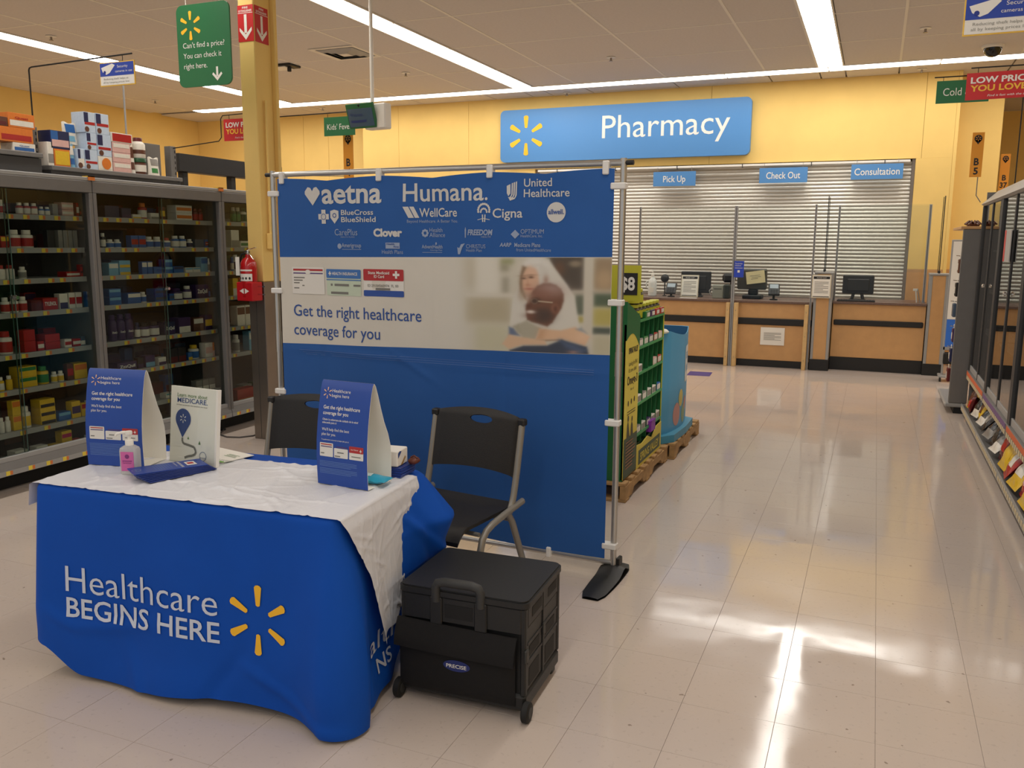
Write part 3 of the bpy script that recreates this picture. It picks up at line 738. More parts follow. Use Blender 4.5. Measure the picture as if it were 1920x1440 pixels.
# right bay
pack('snack_carton','narrow white carton beside the slotted upright on the overstock shelf','carton',4.24,4.285,ZS,ZS+.155,('w','g'),d=.1)
pack('snack_carton','orange carton beneath the blue picture carton on the overstock shelf','carton',4.29,4.415,ZS,ZS+.115,('o','y'),d=.12,band=(.1,.9))
pack('snack_carton','blue carton with a pale product picture on the orange carton','carton',4.27,4.42,ZS+.116,ZS+.235,('n','pk','b'),d=.12)
pouch('snack_pouch','blue and white snack pouch behind the lowest protein cartons',4.42,4.475,ZS,ZS+.16,('lb','w','b'))
pack('protein_carton','narrow blue and white carton with brown picture at the stack foot','carton',4.478,4.532,ZS,ZS+.135,('lw','w','n'),disc=(-.2,.16,.14,'br'))
pack('protein_carton','blue and white carton with red band at the bottom of the stack','carton',4.536,4.645,ZS,ZS+.135,('lw','r','n'),disc=(-.28,.14,.13,'br'),band=(.3,.42))
pack('cookie_carton','white carton with a round cookie picture on the overstock shelf','carton',4.648,4.772,ZS,ZS+.10,('w','w'),disc=(.06,.5,.4,'o'))
pack('protein_carton','blue and white protein carton, second tier, nearer one','carton',4.56,4.645,ZS+.136,ZS+.252,('lw','r','n'),disc=(-.28,.14,.13,'br'),band=(.3,.42))
pack('protein_carton','blue and white protein carton, second tier, over the cookie carton','carton',4.65,4.772,ZS+.101,ZS+.252,('lw','r','n'),disc=(-.26,.14,.13,'br'),band=(.3,.42))
pack('protein_carton','blue and white protein carton, top tier, nearer one','carton',4.548,4.645,ZS+.2525,ZS+.392,('lw','r','n'),disc=(-.28,.16,.13,'br'),band=(.38,.52))
pack('protein_carton','blue and white protein carton, top tier, farther one','carton',4.65,4.762,ZS+.2525,ZS+.395,('lw','r','n'),disc=(-.28,.16,.13,'br'),band=(.38,.52))
pouch('snack_pouch','white and blue pouch left of the top protein cartons',4.43,4.545,ZS+.161,ZS+.31,('w','b','lb'), x=-5.20)
for k, q in enumerate(('lowest','middle','topmost')):
    pack('bar_carton',q+' of three pale grey bar cartons stacked on the overstock shelf','carton',4.78,4.945,ZS+.0705*k,ZS+.0705*k+.069,('pk','w'),d=.14,group='pale bar cartons',band=(.5,.9))
pack('bar_carton','red and white carton lying across the pale bar cartons','carton',4.775,4.97,ZS+.212,ZS+.28,('w','r'),d=.14,band=(.1,.9))
pouch('snack_pouch','brown and white pouch beside the pale bar cartons',4.95,5.005,ZS,ZS+.21,('w','br','br'))
o = thing('snack_tub','green lidded tub with brown and white sides on the overstock shelf','tub',(-5.21,5.065,ZS))
MB().lathe([(.05,0),(.052,.005),(.052,.085),(.047,.09)], 18).build('tub_body', pmat('br'), o, 40)
MB().lathe([(.054,.09),(.054,.115),(.05,.12)], 18).build('lid', pmat('dg'), o, 40)
MB().lathe([(.0526,.02),(.0526,.07)], 18, caps=False).build('label', pmat('w'), o, 60)
o = thing('snack_tub','white and brown tub standing on the green lidded tub','tub',(-5.21,5.065,ZS+.121))
MB().lathe([(.048,0),(.052,.005),(.052,.10),(.046,.11),(.03,.125)], 18).build('tub_body', pmat('w'), o, 40)
MB().lathe([(.0526,.03),(.0526,.06)], 18, caps=False).build('label', pmat('br'), o, 60)
MB().lathe([(.033,.12),(.033,.145),(.03,.15)], 18).build('lid', pmat('dr'), o, 40)
pouch('snack_pouch','white crimped pouch in front of the grey end panel',5.122,5.228,ZS,ZS+.135,('w','g','gn'), x=-5.14)
for yy, q in ((4.25,'nearer'),(5.47,'farther')):
    o = thing('caution_clip', q+' of two yellow clips on top of the glass cabinets', 'clip', (GX-.01,yy,1.956), 0, 'yellow clips on the cabinet top')
    box('clip_body', (-.03,-.03,0),(.028,.02,.006), pmat('y'), o); box('clip_flap', (.022,-.03,-.022),(.028,.02,.006), pmat('o'), o)
# black rail of the next run of shelving
o = thing('black_shelf_rail', 'black top rail on posts above the cabinet behind the yellow column', 'rail', (-5.62,5.5,0))
box('beam', (-.06,.35,2.14),(.06,1.75,2.29), BLACK, o, .004)
for yy in (.45,1.06,1.68): box('post', (-.03,yy-.03,0),(.03,yy+.03,2.14), BLACK, o, .003)

# ---------------------------------------------------------------- yellow column with steel cladding, arrow signs, extinguisher
co = tag(link('column', None, None, (-4.39,5.36,0)), kind='structure')
box('column_shaft', (-.07,0,1.24),(.07,.19,ZC), YELLOW, co, .006)
box('column_flange', (-.07,.19,1.24),(.105,.225,ZC), YELLOW, co, .004)
box('steel_cladding', (-.075,-.005,0),(.075,.195,1.24), STEEL, co, .004)
box('steel_corner', (-.075,.195,0),(.11,.23,1.24), STEEL, co, .003)
box('cladding_seam', (-.008,-.0062,.01),(-.004,-.004,1.23), DARKM, co)
jb = thing('junction_box', 'yellow painted conduit box on the right side of the column', 'junction box', (-4.32,5.44,1.49))
box('cover', (0,-.03,0),(.045,.035,.12), YELLOW, jb, .004); MB().tube([(.02,0,.12),(.02,0,1.1)], .011, 8).build('conduit', YELLOW, jb, 60)
for nm, o_, ux, w, q in (('front', (-4.46,5.3585,3.0), (1,0,0), .14, 'on the front of the yellow column'), ('side', (-4.3185,5.372,3.0), (0,1,0), .15, 'on the side of the yellow column')):
    s_ = thing('fire_arrow_sign', 'red fire extinguisher sign with white down arrow '+q, 'sign', o_, 0 if nm == 'front' else PI/2, 'red arrow signs on the column')
    box('plate', (0,-.0015,0),(w,.001,.255), SIGNRED, s_)
    mp = plane_map((0,-.0026,0),(1,0,0),(0,0,1)); c_ = w/2
    Print().rect(.004,.198,w-.004,.202).rect(c_-.012,.06,c_+.012,.19).poly([(c_,.012),(c_+.055,.075),(c_+.055,.10),(c_,.05),(c_-.055,.10),(c_-.055,.075)]).build('arrow', INK_W, s_, mp)
    Print().text('FIRE', c_, .23, .014, .05, bold=.02, align='c').text('EXTINGUISHER', c_, .208, .014, .12, bold=.02, align='c').build('lettering', INK_W, s_, mp)

fe = thing('fire_extinguisher', 'red fire extinguisher with white tag strapped to the steel column', 'fire extinguisher', (-4.395,5.283,1.10))
MB().lathe([(.055,.02),(.062,.03),(.062,.255),(.058,.29),(.04,.318),(.022,.33),(.02,.35)], 20).build('cylinder', M('extinguisher_red', (186,22,26), 0.25, coat=.4), fe, 40)
cup = MB().cbox((-.075,-.06,0),(.075,.06,.142), .006).build('holder', M('holder_red', (190,18,28), 0.4), fe)
Print().poly([(-.045,.075),(0,.098),(.045,.075),(0,.052)]).build('diamond_logo', INK_W, cup, plane_map((0,-.0612,0),(1,0,0),(0,0,1)))
lb = MB(); lb.grid(lambda u, v: (.0628*math.cos(-2.7+u*2.2), .0628*math.sin(-2.7+u*2.2), .15+v*.055), 14, 1); lab = lb.build('label', WHITE, fe, 60)
for k in range(5): Print().disc(0,.016,.008,.010, 10).build('pictogram', INK_K, lab, lambda u, v, k=k: Vector((.0637*math.cos(-2.5+k*.42+u*15), .0637*math.sin(-2.5+k*.42+u*15), .155+v)))
lb = MB(); lb.grid(lambda u, v: (.0628*math.cos(-2.7+u*2.2), .0628*math.sin(-2.7+u*2.2), .225+v*.012), 14, 1); lb.build('label', WHITE, fe, 60)
MB().tube([(0,0,.34),(0,0,.375)], .017, 10).build('valve', CHROME, fe, 60)
MB().tube([(-.03,-.01,.37),(.02,-.015,.385),(.09,-.02,.402)], [.008,.009,.006], 8, flat=(1,.5)).build('lever', CHROME, fe, 60)
MB().tube([(-.02,-.01,.362),(.03,-.02,.355),(.075,-.03,.315)], [.008,.009,.006], 8, flat=(1,.5)).build('carry_handle', CHROME, fe, 60)
MB().tube([(-.015,0,.36),(-.06,0,.35),(-.085,.005,.30),(-.088,.01,.20),(-.08,.01,.16)], .008, 8).build('hose', BLACKM, fe, 60)
box('inspection_tag', (-.098,-.03,.19),(-.062,-.028,.33), PAPER, fe)
for z in (.045,.105): box('strap', (.076,.0,z),(.145,.003,z+.01), CHROME, fe)

# ---------------------------------------------------------------- hanging and flag signs
def wire(name, pts, parent, r=.004, m=None): return MB().tube(pts, r, 6).build(name, m or BLACKM, parent, 60)
gs = thing('price_check_sign', 'green rounded hanging sign saying you can check a price here', 'sign', (-4.46,5.0,2.63))
mb = MB(); mb.prism(rrect(-.235,0,.235,.555,.05,6), 0, .012, M4=Matrix.Rotation(PI/2,4,'X')); mb.build('board', SIGNGREEN, gs, 40)
mp = plane_map((0,-.0135,0),(1,0,0),(0,0,1))
Print().spark(-.11,.415,.098, w=.14).build('spark_logo', INK_Y, gs, mp)
pr = Print().text("Can't find a price?", -.185, .265, .036, .37).text('You can check it', -.185, .195, .036, .34).text('right here.', -.185, .125, .036, .21)
pr.build('lettering', INK_W, gs, mp)
Print().stroke([(.11,.125),(.11,.06)], .018).poly([(.11,.03),(.155,.075),(.145,.088),(.11,.055),(.075,.088),(.065,.075)]).build('arrow', INK_W, gs, mp)
for sx in (-.15,.15): wire('hanging_wire', [(sx,-.006,.54),(sx,-.006,.60),(sx,-.006,ZC-2.63)], gs, .002, WHITE)

def security_sign(label, x0, x1, z0, z1, y, rz=0):
    w = x1-x0; h = z1-z0; s_ = thing('security_sign', label, 'sign', ((x0+x1)/2, y, z0), rz)
    box('board', (-w/2,-.003,0),(w/2,.003,h), M('sign_rim', (236,190,70), 0.5), s_)
    box('white_panel', (-w/2+.006,-.0042,.006),(w/2-.006,-.003,h-.006), WHITE, s_); box('blue_panel', (-w/2+.006,-.0052,h*.42),(w/2-.006,-.0042,h-.006), M('sign_royal', (40,70,170), 0.5), s_)
    mp = plane_map((-w/2,-.0062,0),(w,0,0),(0,0,h))
    Print().poly([(.06,.78),(.38,.93),(.46,.86),(.30,.55),(.20,.48),(.10,.60)]).build('camera_picture', INK_W, s_, mp)
    Print().disc(.16,.58,.035,.07).build('camera_lens', M('ink_royal', (30,50,140), 0.5), s_, plane_map((-w/2,-.0068,0),(w,0,0),(0,0,h)))
    Print().text('Security', .52, .74, .11, .3).text('cameras in use', .46, .55, .10, .48).build('lettering', INK_W, s_, mp)
    Print().text('Reducing theft helps us', .12, .26, .08, .7).text('all by keeping prices low', .1, .12, .08, .75).build('lettering', M('ink_grey', (150,148,140), 0.6), s_, mp)
    return s_
ss = security_sign('small blue and white security camera sign above the left cabinets', -4.65,-4.355,2.515,2.66,4.25)
wire('sign_arm', [(-.747,-.03,-.24),(-.747,-.03,.14),(-.74,-.03,.152),(-.72,-.03,.157),(.13,0,.185)], ss, .005)
for sx in (-.12,.05): wire('hook', [(sx,0,.145),(sx,0,.178)], ss, .002)
ss = security_sign('large blue and white security camera sign cut by the top right corner', .285,.60,2.47,2.63,4.5)
wire('sign_arm', [(-.1,0,.175),(.6,.02,.165),(.9,.02,.15),(.9,.02,-.43)], ss, .005)
wire('hook', [(-.08,0,.16),(-.08,0,.178)], ss, .002)

def low_price_sign(label, x0, z0, w, h, y, rz, arm):
    s_ = thing('price_sign', label, 'sign', (x0, y, z0), rz)
    box('board', (0,-.003,0),(w,.003,h), SIGNRED, s_)
    mp = plane_map((0,-.0042,0),(w,0,0),(0,0,h))
    Print().text('LOW PRICES', .06, .62, .22, .88, bold=.03).build('lettering', INK_W, s_, mp)
    Print().text('YOU LOVE.', .06, .32, .22, .78, bold=.03).build('lettering', M('ink_gold', (244,190,60), 0.5), s_, mp)
    Print().text('Find it fast with the app', .30, .1, .08, .55, shear=.2).build('lettering', INK_W, s_, mp)
    wire('sign_arm', arm, s_, .004)
    for u in (.15,.8): wire('hook', [(u*w,0,h),(u*w,0,h+.03)], s_, .002)
    return s_
low_price_sign('red LOW PRICES flag sign half hidden behind the yellow column', -4.80,2.325,.36,.165,5.55,0, [(-.45,-.1,-.05),(-.04,-.02,0),(-.03,0,.03),(-.03,0,.17),(-.01,0,.195),(.36,0,.205)])
low_price_sign('red LOW PRICES flag sign over the right cabinets', .425,2.41,.39,.155,6.0,math.radians(-4), [(.02,0,.185),(.42,0,.18),(.8,.05,.15),(.8,.05,-.36)])
def green_flag(label, x0, z0, w, h, y, txt, tx, th, tw, arm):
    s_ = thing('aisle_flag', label, 'sign', (x0, y, z0))
    box('board', (0,-.003,0),(w,.003,h), SIGNGREEN, s_)
    Print().text(txt, tx, h*.33, th, tw).build('lettering', INK_W, s_, plane_map((0,-.0042,0),(1,0,0),(0,0,1)))
    wire('sign_arm', arm, s_, .005)
    for u in (.12,.85): wire('hook', [(u*w,0,h),(u*w,0,h+.03)], s_, .002)
green_flag("green flag sign reading Kids' Fever beside the hanging screen", -4.73,2.50,.33,.165,6.8,"Kids' Fever",.035,.05,.26,[(-.835,0,-.28),(-.56,0,-.28),(-.54,0,-.26),(-.54,0,.175),(-.535,0,.19),(-.51,0,.197),(.33,0,.205)])
green_flag('green flag sign reading Cold partly covered by the red sign', .355,2.685,.38,.175,8.0,'Cold & Flu',.05,.06,.30,[(-.02,0,.205),(.4,0,.205),(.62,0,.18),(.62,0,-.66)])
def aisle_marker(label, x0, z0, w, h, y, num, post):
    s_ = thing('aisle_marker', label, 'sign', (x0, y, z0))
    box('board', (0,-.003,0),(w,.003,h), SIGNAMBER, s_)
    mp = plane_map((0,-.0042,0),(w,0,0),(0,0,w))
    k = h/w; Print().disc(.5,k-.55,.33).poly([(.22,k-.70),(.78,k-.70),(.5,k-1.08)]).build('pin_logo', INK_K, s_, mp)
    Print().spark(.5,k-.55,.24,w=.13).build('spark_logo', SIGNAMBER, s_, plane_map((0,-.0052,0),(w,0,0),(0,0,w)))
    Print().text('B', .5, k*.34-.28, .62, .42, bold=.03, align='c').text(num, .5, k*.34-1.12, .6, .38*len(num), bold=.03, align='c').build('lettering', INK_K, s_, mp)
    wire('stem', post, s_, .004, GREYM)
aisle_marker('amber aisle marker B 4 rising behind the top of the banner', -4.595,2.13,.105,.41,6.9,'4',[(.05,.006,.02),(-.30,.006,.03),(-.97,.006,.06)])
aisle_marker('amber aisle marker B 5 above the end of the right cabinets', .712,2.155,.095,.385,8.82,'5',[(.07,.006,.0),(.07,.006,-.16),(.11,.006,-.22)])
aisle_marker('small far amber aisle marker B 37 behind the right cabinets', 1.40,2.27,.11,.46,13.0,'37',[(.05,.006,0),(.05,.006,-2.26)])
o = thing('distant_shelving', 'dark distant store shelf unit glimpsed under the far amber aisle marker', 'shelf', (1.5,13.2,0))
box('side_panel', (0,0,0),(.03,.9,2.3), GREYM, o); box('side_panel', (.6,0,0),(.63,.9,2.3), GREYM, o)
for k in range(5): box('shelf', (.03,0,.3+k*.48),(.6,.9,.33+k*.48), DARKM, o)

# hanging screen on a ceiling pole
tv = thing('hanging_screen', 'small green and blue screen hanging from a ceiling pole before the yellow wall', 'screen', (-4.06,6.5,2.50))
MB().tube([(0,.05,.23),(0,.05,ZC-2.50)], .016, 12).build('pole', WHITE, tv, 60)
MB().lathe([(.05,ZC-2.53),(.05,ZC-2.501)], 16, M4=Matrix.Translation((0,.05,0))).build('ceiling_plate', WHITE, tv, 40)
R_ = Matrix.Translation((-.08,0,.11)) @ Matrix.Rotation(math.radians(-9),4,'Z') @ Matrix.Rotation(math.radians(16),4,'X')
MB().cbox((-.15,-.012,-.10),(.15,.018,.105), .004, M4=R_).build('screen_case', SIGNGREEN, tv)
MB().box((-.135,-.0135,-.085),(.14,-.012,.065), M4=R_).build('display', M('screen_blue', (70,96,120), 0.2), tv)
pt = Print().text('Walmart', -.11, .0, .03, .14).rect(-.11,-.05,.06,-.03)
pt.build('lettering', M('ink_dull_blue', (40,60,120), 0.5), tv, lambda u, v: R_ @ Vector((u,-.0145,v)))
MB().cbox((-.02,.02,-.11),(.21,.11,.10), .01, M4=Matrix.Translation((-.05,0,.11)) @ Matrix.Rotation(math.radians(-9),4,'Z')).build('mount_housing', WHITE, tv)
MB().lathe([(.012,0),(.006,.008)], 10, M4=R_ @ Matrix.Translation((0,-.012,.09)) @ Matrix.Rotation(PI/2,4,'X')).build('camera_eye', BLACKM, tv)

# things on the ceiling
v = thing('air_vent', 'square four-way air vent in the ceiling', 'air vent', (-5.68,8.62,ZC))
for k, s_ in enumerate((.30,.235,.17,.105)):
    mb = MB()
    for a in range(4): mb.add([(-s_,-s_,-.012),(s_,-s_,-.012),(s_-.055,-s_+.055,-.03 if k else -.008),(-s_+.055,-s_+.055,-.03 if k else -.008),(-s_,-s_,-.003),(s_,-s_,-.003)], [(0,3,2,1),(0,1,5,4)], M4=Matrix.Rotation(a*PI/2,4,'Z'))
    mb.build('louver', TBAR if k == 0 else GREYL, v)
box('duct_throat', (-.24,-.24,-.004),(.24,.24,-.001), BLACKM, v); box('centre_plate', (-.06,-.06,-.03),(.06,.06,-.026), TBAR, v)
w_ = thing('ceiling_access_point', 'black ceiling device with white underside and small antenna', 'access point', (-6.78,8.95,ZC))
box('case', (-.17,-.11,-.03),(.17,.11,-.002), BLACK, w_, .01); box('cover', (-.13,-.10,-.042),(.08,.09,-.03), WHITE, w_, .005)
box('antenna', (.07,-.04,-.085),(.11,.0,-.03), BLACK, w_, .006)
for i, (x, y) in enumerate(((-5.62,9.87),(-2.96,9.92),(.29,9.74),(-8.13,6.83),(-10.28,10.39),(-8.3,11.9),(-4.2,11.95),(.35,11.9))):
    s_ = thing('sprinkler_head', ['sprinkler head beyond the square air vent','sprinkler head midway above the pharmacy sign','sprinkler head right of the aisle troffer row','sprinkler head beside the left troffer row','sprinkler head near the left yellow wall','sprinkler head above the Kids Fever sign','sprinkler head above the blue sign edge','sprinkler head by the wall above the shutter corner'][i], 'sprinkler', (x,y,ZC), 0, 'ceiling sprinklers')
    MB().lathe([(.05,-.002),(.055,-.008),(.035,-.012)], 16).build('escutcheon', WHITE, s_, 40)
    MB().lathe([(.012,-.012),(.012,-.04),(.022,-.042),(.022,-.046)], 10).build('nozzle', STEEL, s_, 40)
d_ = thing('dome_camera', 'dark dome security camera on the ceiling at the right', 'camera', (.99,10.82,ZC))
MB().lathe([(.11,-.001),(.11,-.02),(.095,-.03)], 20).build('mount_ring', WHITE, d_, 40)
MB().lathe([(.09,-.03),(.088,-.05),(.075,-.085),(.045,-.112),(.01,-.12)], 20).build('dome', M('smoked_dome', (22,22,24), 0.1), d_, 60)

# ---------------------------------------------------------------- banner on a tube frame
BW = 1.94; KU = .985
def zz(z): return 1.543+(z-1.543)*.982
bs = thing('banner_stand', 'tall insurance banner in an aluminium tube frame behind the chairs', 'banner stand', (-2.985,3.81,0), math.atan2(-.07,1.94))
for u, q in ((0,0),(BW,1)):
    p = MB().tube([(u,0,.03),(u,0,.9),(u,0,1.915)], .0145, 14).build('upright_tube', ALU, bs, 60)
    MB().tube([(u,0,.95),(u,0,1.06)], .0165, 14).build('tube_sleeve', ALU, p, 60)
    MB().tube([((-.045 if q == 0 else .0)+u,0,1.895),((0 if q == 0 else .045)+u,0,1.895)], .011, 10).build('clamp_knob', BLACK, p, 60)
MB().tube([(0,0,1.895),(BW/2,0,1.897),(BW,0,1.895)], .014, 14).build('top_tube', ALU, bs, 60)
MB().tube([(0,0,.06),(BW,0,.06)], .012, 14).build('bottom_tube', ALU, bs, 60)
def by(u, z):
    s = u/BW; e = min(1, max(0, min(s, 1-s)*9)); top = math.exp(-((z-1.87)/.10)**2)
    y = .006*math.sin(s*11+z*1.3)+.004*math.sin(s*23-z*2.0)+.003*math.sin(z*6+s*3)
    y += .010*top*math.sin(s*PI*6.2+.6)
    y += -.006*math.exp(-((z-(.965-.02*s+.012*math.sin(s*8)))/.012)**2)*(.4+.6*math.sin(s*5+.5)**2)
    y += -.007*math.exp(-(((u-.86)*.55+(z-.93)*1.0)/.012)**2)*math.exp(-((u-.86)/.14)**2)
    y += .005*math.exp(-((u-.31)/.012)**2)*(z < 1.0)+.004*math.exp(-((u-1.38)/.01)**2)*(z < 1.0)
    return -.022+y*(.25+.75*e)
def ztop(u): 
    d = min(abs(u-a) for a in (.075,.68,1.295,1.865)); return 1.872-.018*min(1,(d/.3))**1.5
def zb1(u): return zz(1.462+.024*u/BW)
def zb2(u): return zz(.992+.047*u/BW)
def Bm(off): return lambda u, z: Vector((u, by(u,z)-off, z))
U0, U1 = .045, 1.905
BAN_B = M('banner_blue', (28,86,158), 0.72, noise=0.03, scale=6, bump=.06, bscale=500); BAN_W = M('banner_white', (214,208,196), 0.75, noise=0.02, scale=5)
mb = MB()
for za, zb_, nv, mi in ((ztop,zb1,26,0),(zb1,zb2,26,1),(zb2,lambda u: .082+.004*math.sin(u*7),60,0)):
    mb.grid(lambda a, b: Bm(0)(U0+(U1-U0)*a, zb_(U0+(U1-U0)*a)+(za(U0+(U1-U0)*a)-zb_(U0+(U1-U0)*a))*b), 150, nv, mi)
fab = mb.build('banner_fabric', [BAN_B, BAN_W], bs, 180)
fab['label'] = 'blue and white printed banner fabric'
# clips and loops
CLIP = M('clip_plastic', (226,224,220), 0.5)
for u in (.075,.68,1.295,1.865): 
    c_ = box('clip', (u-.014,-.03,1.845),(u+.014,.017,1.905), CLIP, bs, .004)
for u in (.5,1.05,1.62): box('clip', (u-.012,-.03,.045),(u+.012,.016,.095), CLIP, bs, .004)
for z in (zz(1.80),zz(1.28),zz(.72),zz(.12)):
    box('clip', (-.018,-.03,z-.014),(.055,.016,z+.014), CLIP, bs, .004); box('clip', (BW-.05,-.03,z-.014),(BW+.018,.016,z+.014), CLIP, bs, .004)
for u in (0,BW):
    def ft(a, b, u=u):
        y = -.32+.46*b; w = .05+.010*math.sin(b*PI)
        zc = .012+.035*math.exp(-((y+.0)/.055)**2)+.012*math.exp(-((b-.5)/.3)**2)
        return (u+(a*2-1)*w*(.72+.28*min(1,min(b,1-b)*9)), y, zc*(1-.25*(a*2-1)**2))
    f_ = MB(); f_.grid(ft, 8, 26); f_.grid(lambda a, b: (ft(a,b)[0], ft(a,b)[1], 0.001), 8, 26, flip=True)
    foot = f_.build('foot', BLACK, bs, 60)
    box('foot_lever', (u+.012,.0,.04),(u+.03,.05,.085), BLACK, foot, .004)
INK_S = M('ink_silver', (206,204,200), 0.6); INK_D = M('ink_dim_silver', (150,164,190), 0.6); INK_B = M('ink_banner_blue', (40,78,150), 0.6)
INK_R = M('ink_red', (176,44,48), 0.6); INK_LB = M('ink_mid_blue', (60,112,180), 0.6); INK_G = M('ink_card_grey', (120,118,112), 0.6); INK_CW = M('ink_card_white', (226,222,214), 0.6); INK_GR = M('ink_pale_green', (196,208,186), 0.6)
def bprint(pr, name, m, off=.002, cut=None): 
    pr.v = [(a*KU, zz(b)) for a, b in pr.v]; return pr.build(name, m, fab, Bm(off), cut)
def heart(x, z, s):
    return [(x,z-s*.55),(x-s*.5,z+s*.05),(x-s*.5,z+s*.2),(x-s*.3,z+s*.42),(x-s*.12,z+s*.38),(x,z+s*.2),(x+s*.12,z+s*.38),(x+s*.3,z+s*.42),(x+s*.5,z+s*.2),(x+s*.5,z+s*.05)]
bprint(Print().poly(heart(.285,1.788,.098)).text('aetna', .345, 1.745, .104, .365, bold=.022), 'lettering', INK_S)
bprint(Print().text('Humana', .832, 1.748, .088, .455, bold=.012).disc(1.300,1.754,.007), 'lettering', INK_S)
pr = Print()
pr.poly([(1.405,1.812),(1.424,1.820),(1.426,1.776),(1.415,1.764),(1.407,1.778)])
for k in range(3): x_ = 1.4305+.0105*k; pr.poly([(x_,1.823+.003*k),(x_+.007,1.826+.003*k),(x_+.007,1.772-.002*k),(x_-.002,1.757-.003*k),(1.420+.002*k,1.753-.005*k),(1.413+.004*k,1.759-.005*k),(1.421+.004*k,1.760-.004*k),(x_-.004,1.764-.003*k),(x_,1.775-.002*k)])
bprint(pr.text('United', 1.495, 1.806, .037, .145, bold=.008).text('Healthcare', 1.495, 1.758, .037, .232, bold=.008), 'lettering', INK_S)
pr = Print().rect(.318,1.662,.384,1.69).rect(.338,1.64,.364,1.712).poly([(.394,1.705),(.42,1.712),(.446,1.705),(.446,1.67),(.42,1.64),(.394,1.67)])
bprint(pr.text('BlueCross', .462, 1.684, .026, .20, bold=.012).text('BlueShield', .462, 1.648, .026, .215, bold=.012), 'lettering', INK_S)
bprint(Print().ring(.351,1.676,.013,.016).ring(.42,1.682,.008,.012), 'emblem_outline', INK_B, .003)
bprint(Print().poly([(.83,1.722),(.862,1.722),(.895,1.667),(.863,1.667)]).poly([(.868,1.722),(.893,1.722),(.925,1.667),(.90,1.667)]).text('WellCare', .925, 1.672, .042, .215, bold=.012), 'lettering', INK_S)
bprint(Print().text('Beyond Healthcare. A Better You.', .855, 1.643, .015, .29), 'lettering', INK_D)
pr = Print().stroke([(1.283,1.645),(1.281,1.68)], .006).stroke([(1.293,1.645),(1.295,1.68)], .006).stroke([(1.255,1.655),(1.285,1.662),(1.32,1.655)], .003)
for k in range(12): a = PI*1.15*k/11-.24; pr.disc(1.288+.03*math.cos(a), 1.700+.03*math.sin(a), .006, .006, 8)
for k in range(7): a = PI*k/6; pr.disc(1.288+.016*math.cos(a), 1.692+.016*math.sin(a), .005, .005, 8)
bprint(pr.text('Cigna', 1.335, 1.665, .043, .155, bold=.012), 'lettering', INK_S)
bprint(Print().disc(1.662,1.687,.047,.046,32), 'badge_disc', INK_S); bprint(Print().text('allwell.', 1.662, 1.679, .022, .078, bold=.02, align='c'), 'lettering', INK_B, .0035)
bprint(Print().text('CarePlus', .418, 1.58, .033, .145), 'lettering', INK_D); bprint(Print().text('HEALTH PLANS', .455, 1.568, .007, .09), 'lettering', INK_D)
bprint(Print().text('Clover', .662, 1.576, .037, .165, bold=.05), 'lettering', INK_S)
pr = Print()
for k in range(8): a = k*PI/4; pr.disc(.957+.014*math.cos(a),1.592+.014*math.sin(a),.0068,.0068,8)
bprint(pr.text('Health', .982, 1.597, .021, .075).text('Alliance', .982, 1.573, .021, .09), 'lettering', INK_D)
bprint(Print().text('FREEDOM', 1.20, 1.583, .026, .135, bold=.035, shear=.15).poly([(1.185,1.57),(1.19,1.57),(1.192,1.607),(1.188,1.622),(1.184,1.607)]).text('HEALTH', 1.275, 1.57, .009, .05), 'lettering', INK_D)
bprint(Print().poly([(1.43,1.587),(1.453,1.608),(1.476,1.587),(1.453,1.566)]).text('OPTIMUM', 1.482, 1.59, .021, .12).text('HealthCare, Inc.', 1.482, 1.573, .013, .115), 'lettering', INK_D)
bprint(Print().disc(.446,1.524,.013,.014,16).text('Amerigroup', .46, 1.519, .021, .125, bold=.015).rect(.462,1.507,.585,1.5095), 'lettering', INK_D)
bprint(Print().rect(.732,1.514,.812,1.544), 'logo_block', INK_D); bprint(Print().text('Health', .738, 1.533, .009, .045, bold=.02).text('First', .778, 1.519, .009, .03, bold=.02), 'lettering', INK_B, .003); bprint(Print().text('Health Plans', .71, 1.488, .02, .12), 'lettering', INK_D)
bprint(Print().text('AdventHealth', .937, 1.517, .018, .12, bold=.015).text('Advantage Plans', .985, 1.505, .008, .07).rect(.94,1.496,1.055,1.498).disc(1.02,1.541,.005,.007,8), 'lettering', INK_D)
bprint(Print().poly([(1.146,1.49),(1.157,1.49),(1.17,1.523),(1.185,1.543),(1.163,1.538),(1.153,1.52),(1.142,1.524)]).text('CHRISTUS', 1.192, 1.52, .019, .105).text('Health Plan', 1.192, 1.503, .014, .085), 'lettering', INK_D)
bprint(Print().text('AARP', 1.372, 1.529, .018, .062, bold=.03, shear=.2).text('Medicare Plans', 1.45, 1.528, .019, .135, bold=.015).text('from UnitedHealthcare', 1.46, 1.507, .015, .18), 'lettering', INK_D)
# three sample cards
def card(x0, x1, z0, z1, body): return bprint(Print().rect(x0,z0,x1,z1,.006), 'card_picture', body)
card(.126,.338,1.268,1.412,INK_CW); bprint(Print().rect(.136,1.396,.33,1.402).rect(.136,1.392,.33,1.398), 'card_stripe', INK_R, .003)
bprint(Print().rect(.136,1.376,.33,1.382), 'card_stripe', M('ink_plum', (84,62,120), .6), .003); bprint(Print().disc(.233,1.386,.018,.012), 'card_emblem', INK_CW, .0036)
pr = Print()
for k, (a, b) in enumerate(((.138,.21),(.138,.196),(.138,.175),(.192,.228),(.138,.172))): pr.rect(a,1.352-.014*k,b,1.358-.014*k)
bprint(pr, 'card_text', INK_G, .003)
card(.353,.578,1.266,1.404,INK_GR); bprint(Print().rect(.353,1.357,.578,1.404,.006).rect(.353,1.346,.578,1.351), 'card_stripe', INK_LB, .003)
bprint(Print().text('HEALTH INSURANCE', .392, 1.374, .015, .165, bold=.02).rect(.368,1.378,.386,1.384).rect(.374,1.37,.38,1.392), 'card_lettering', INK_CW, .004)
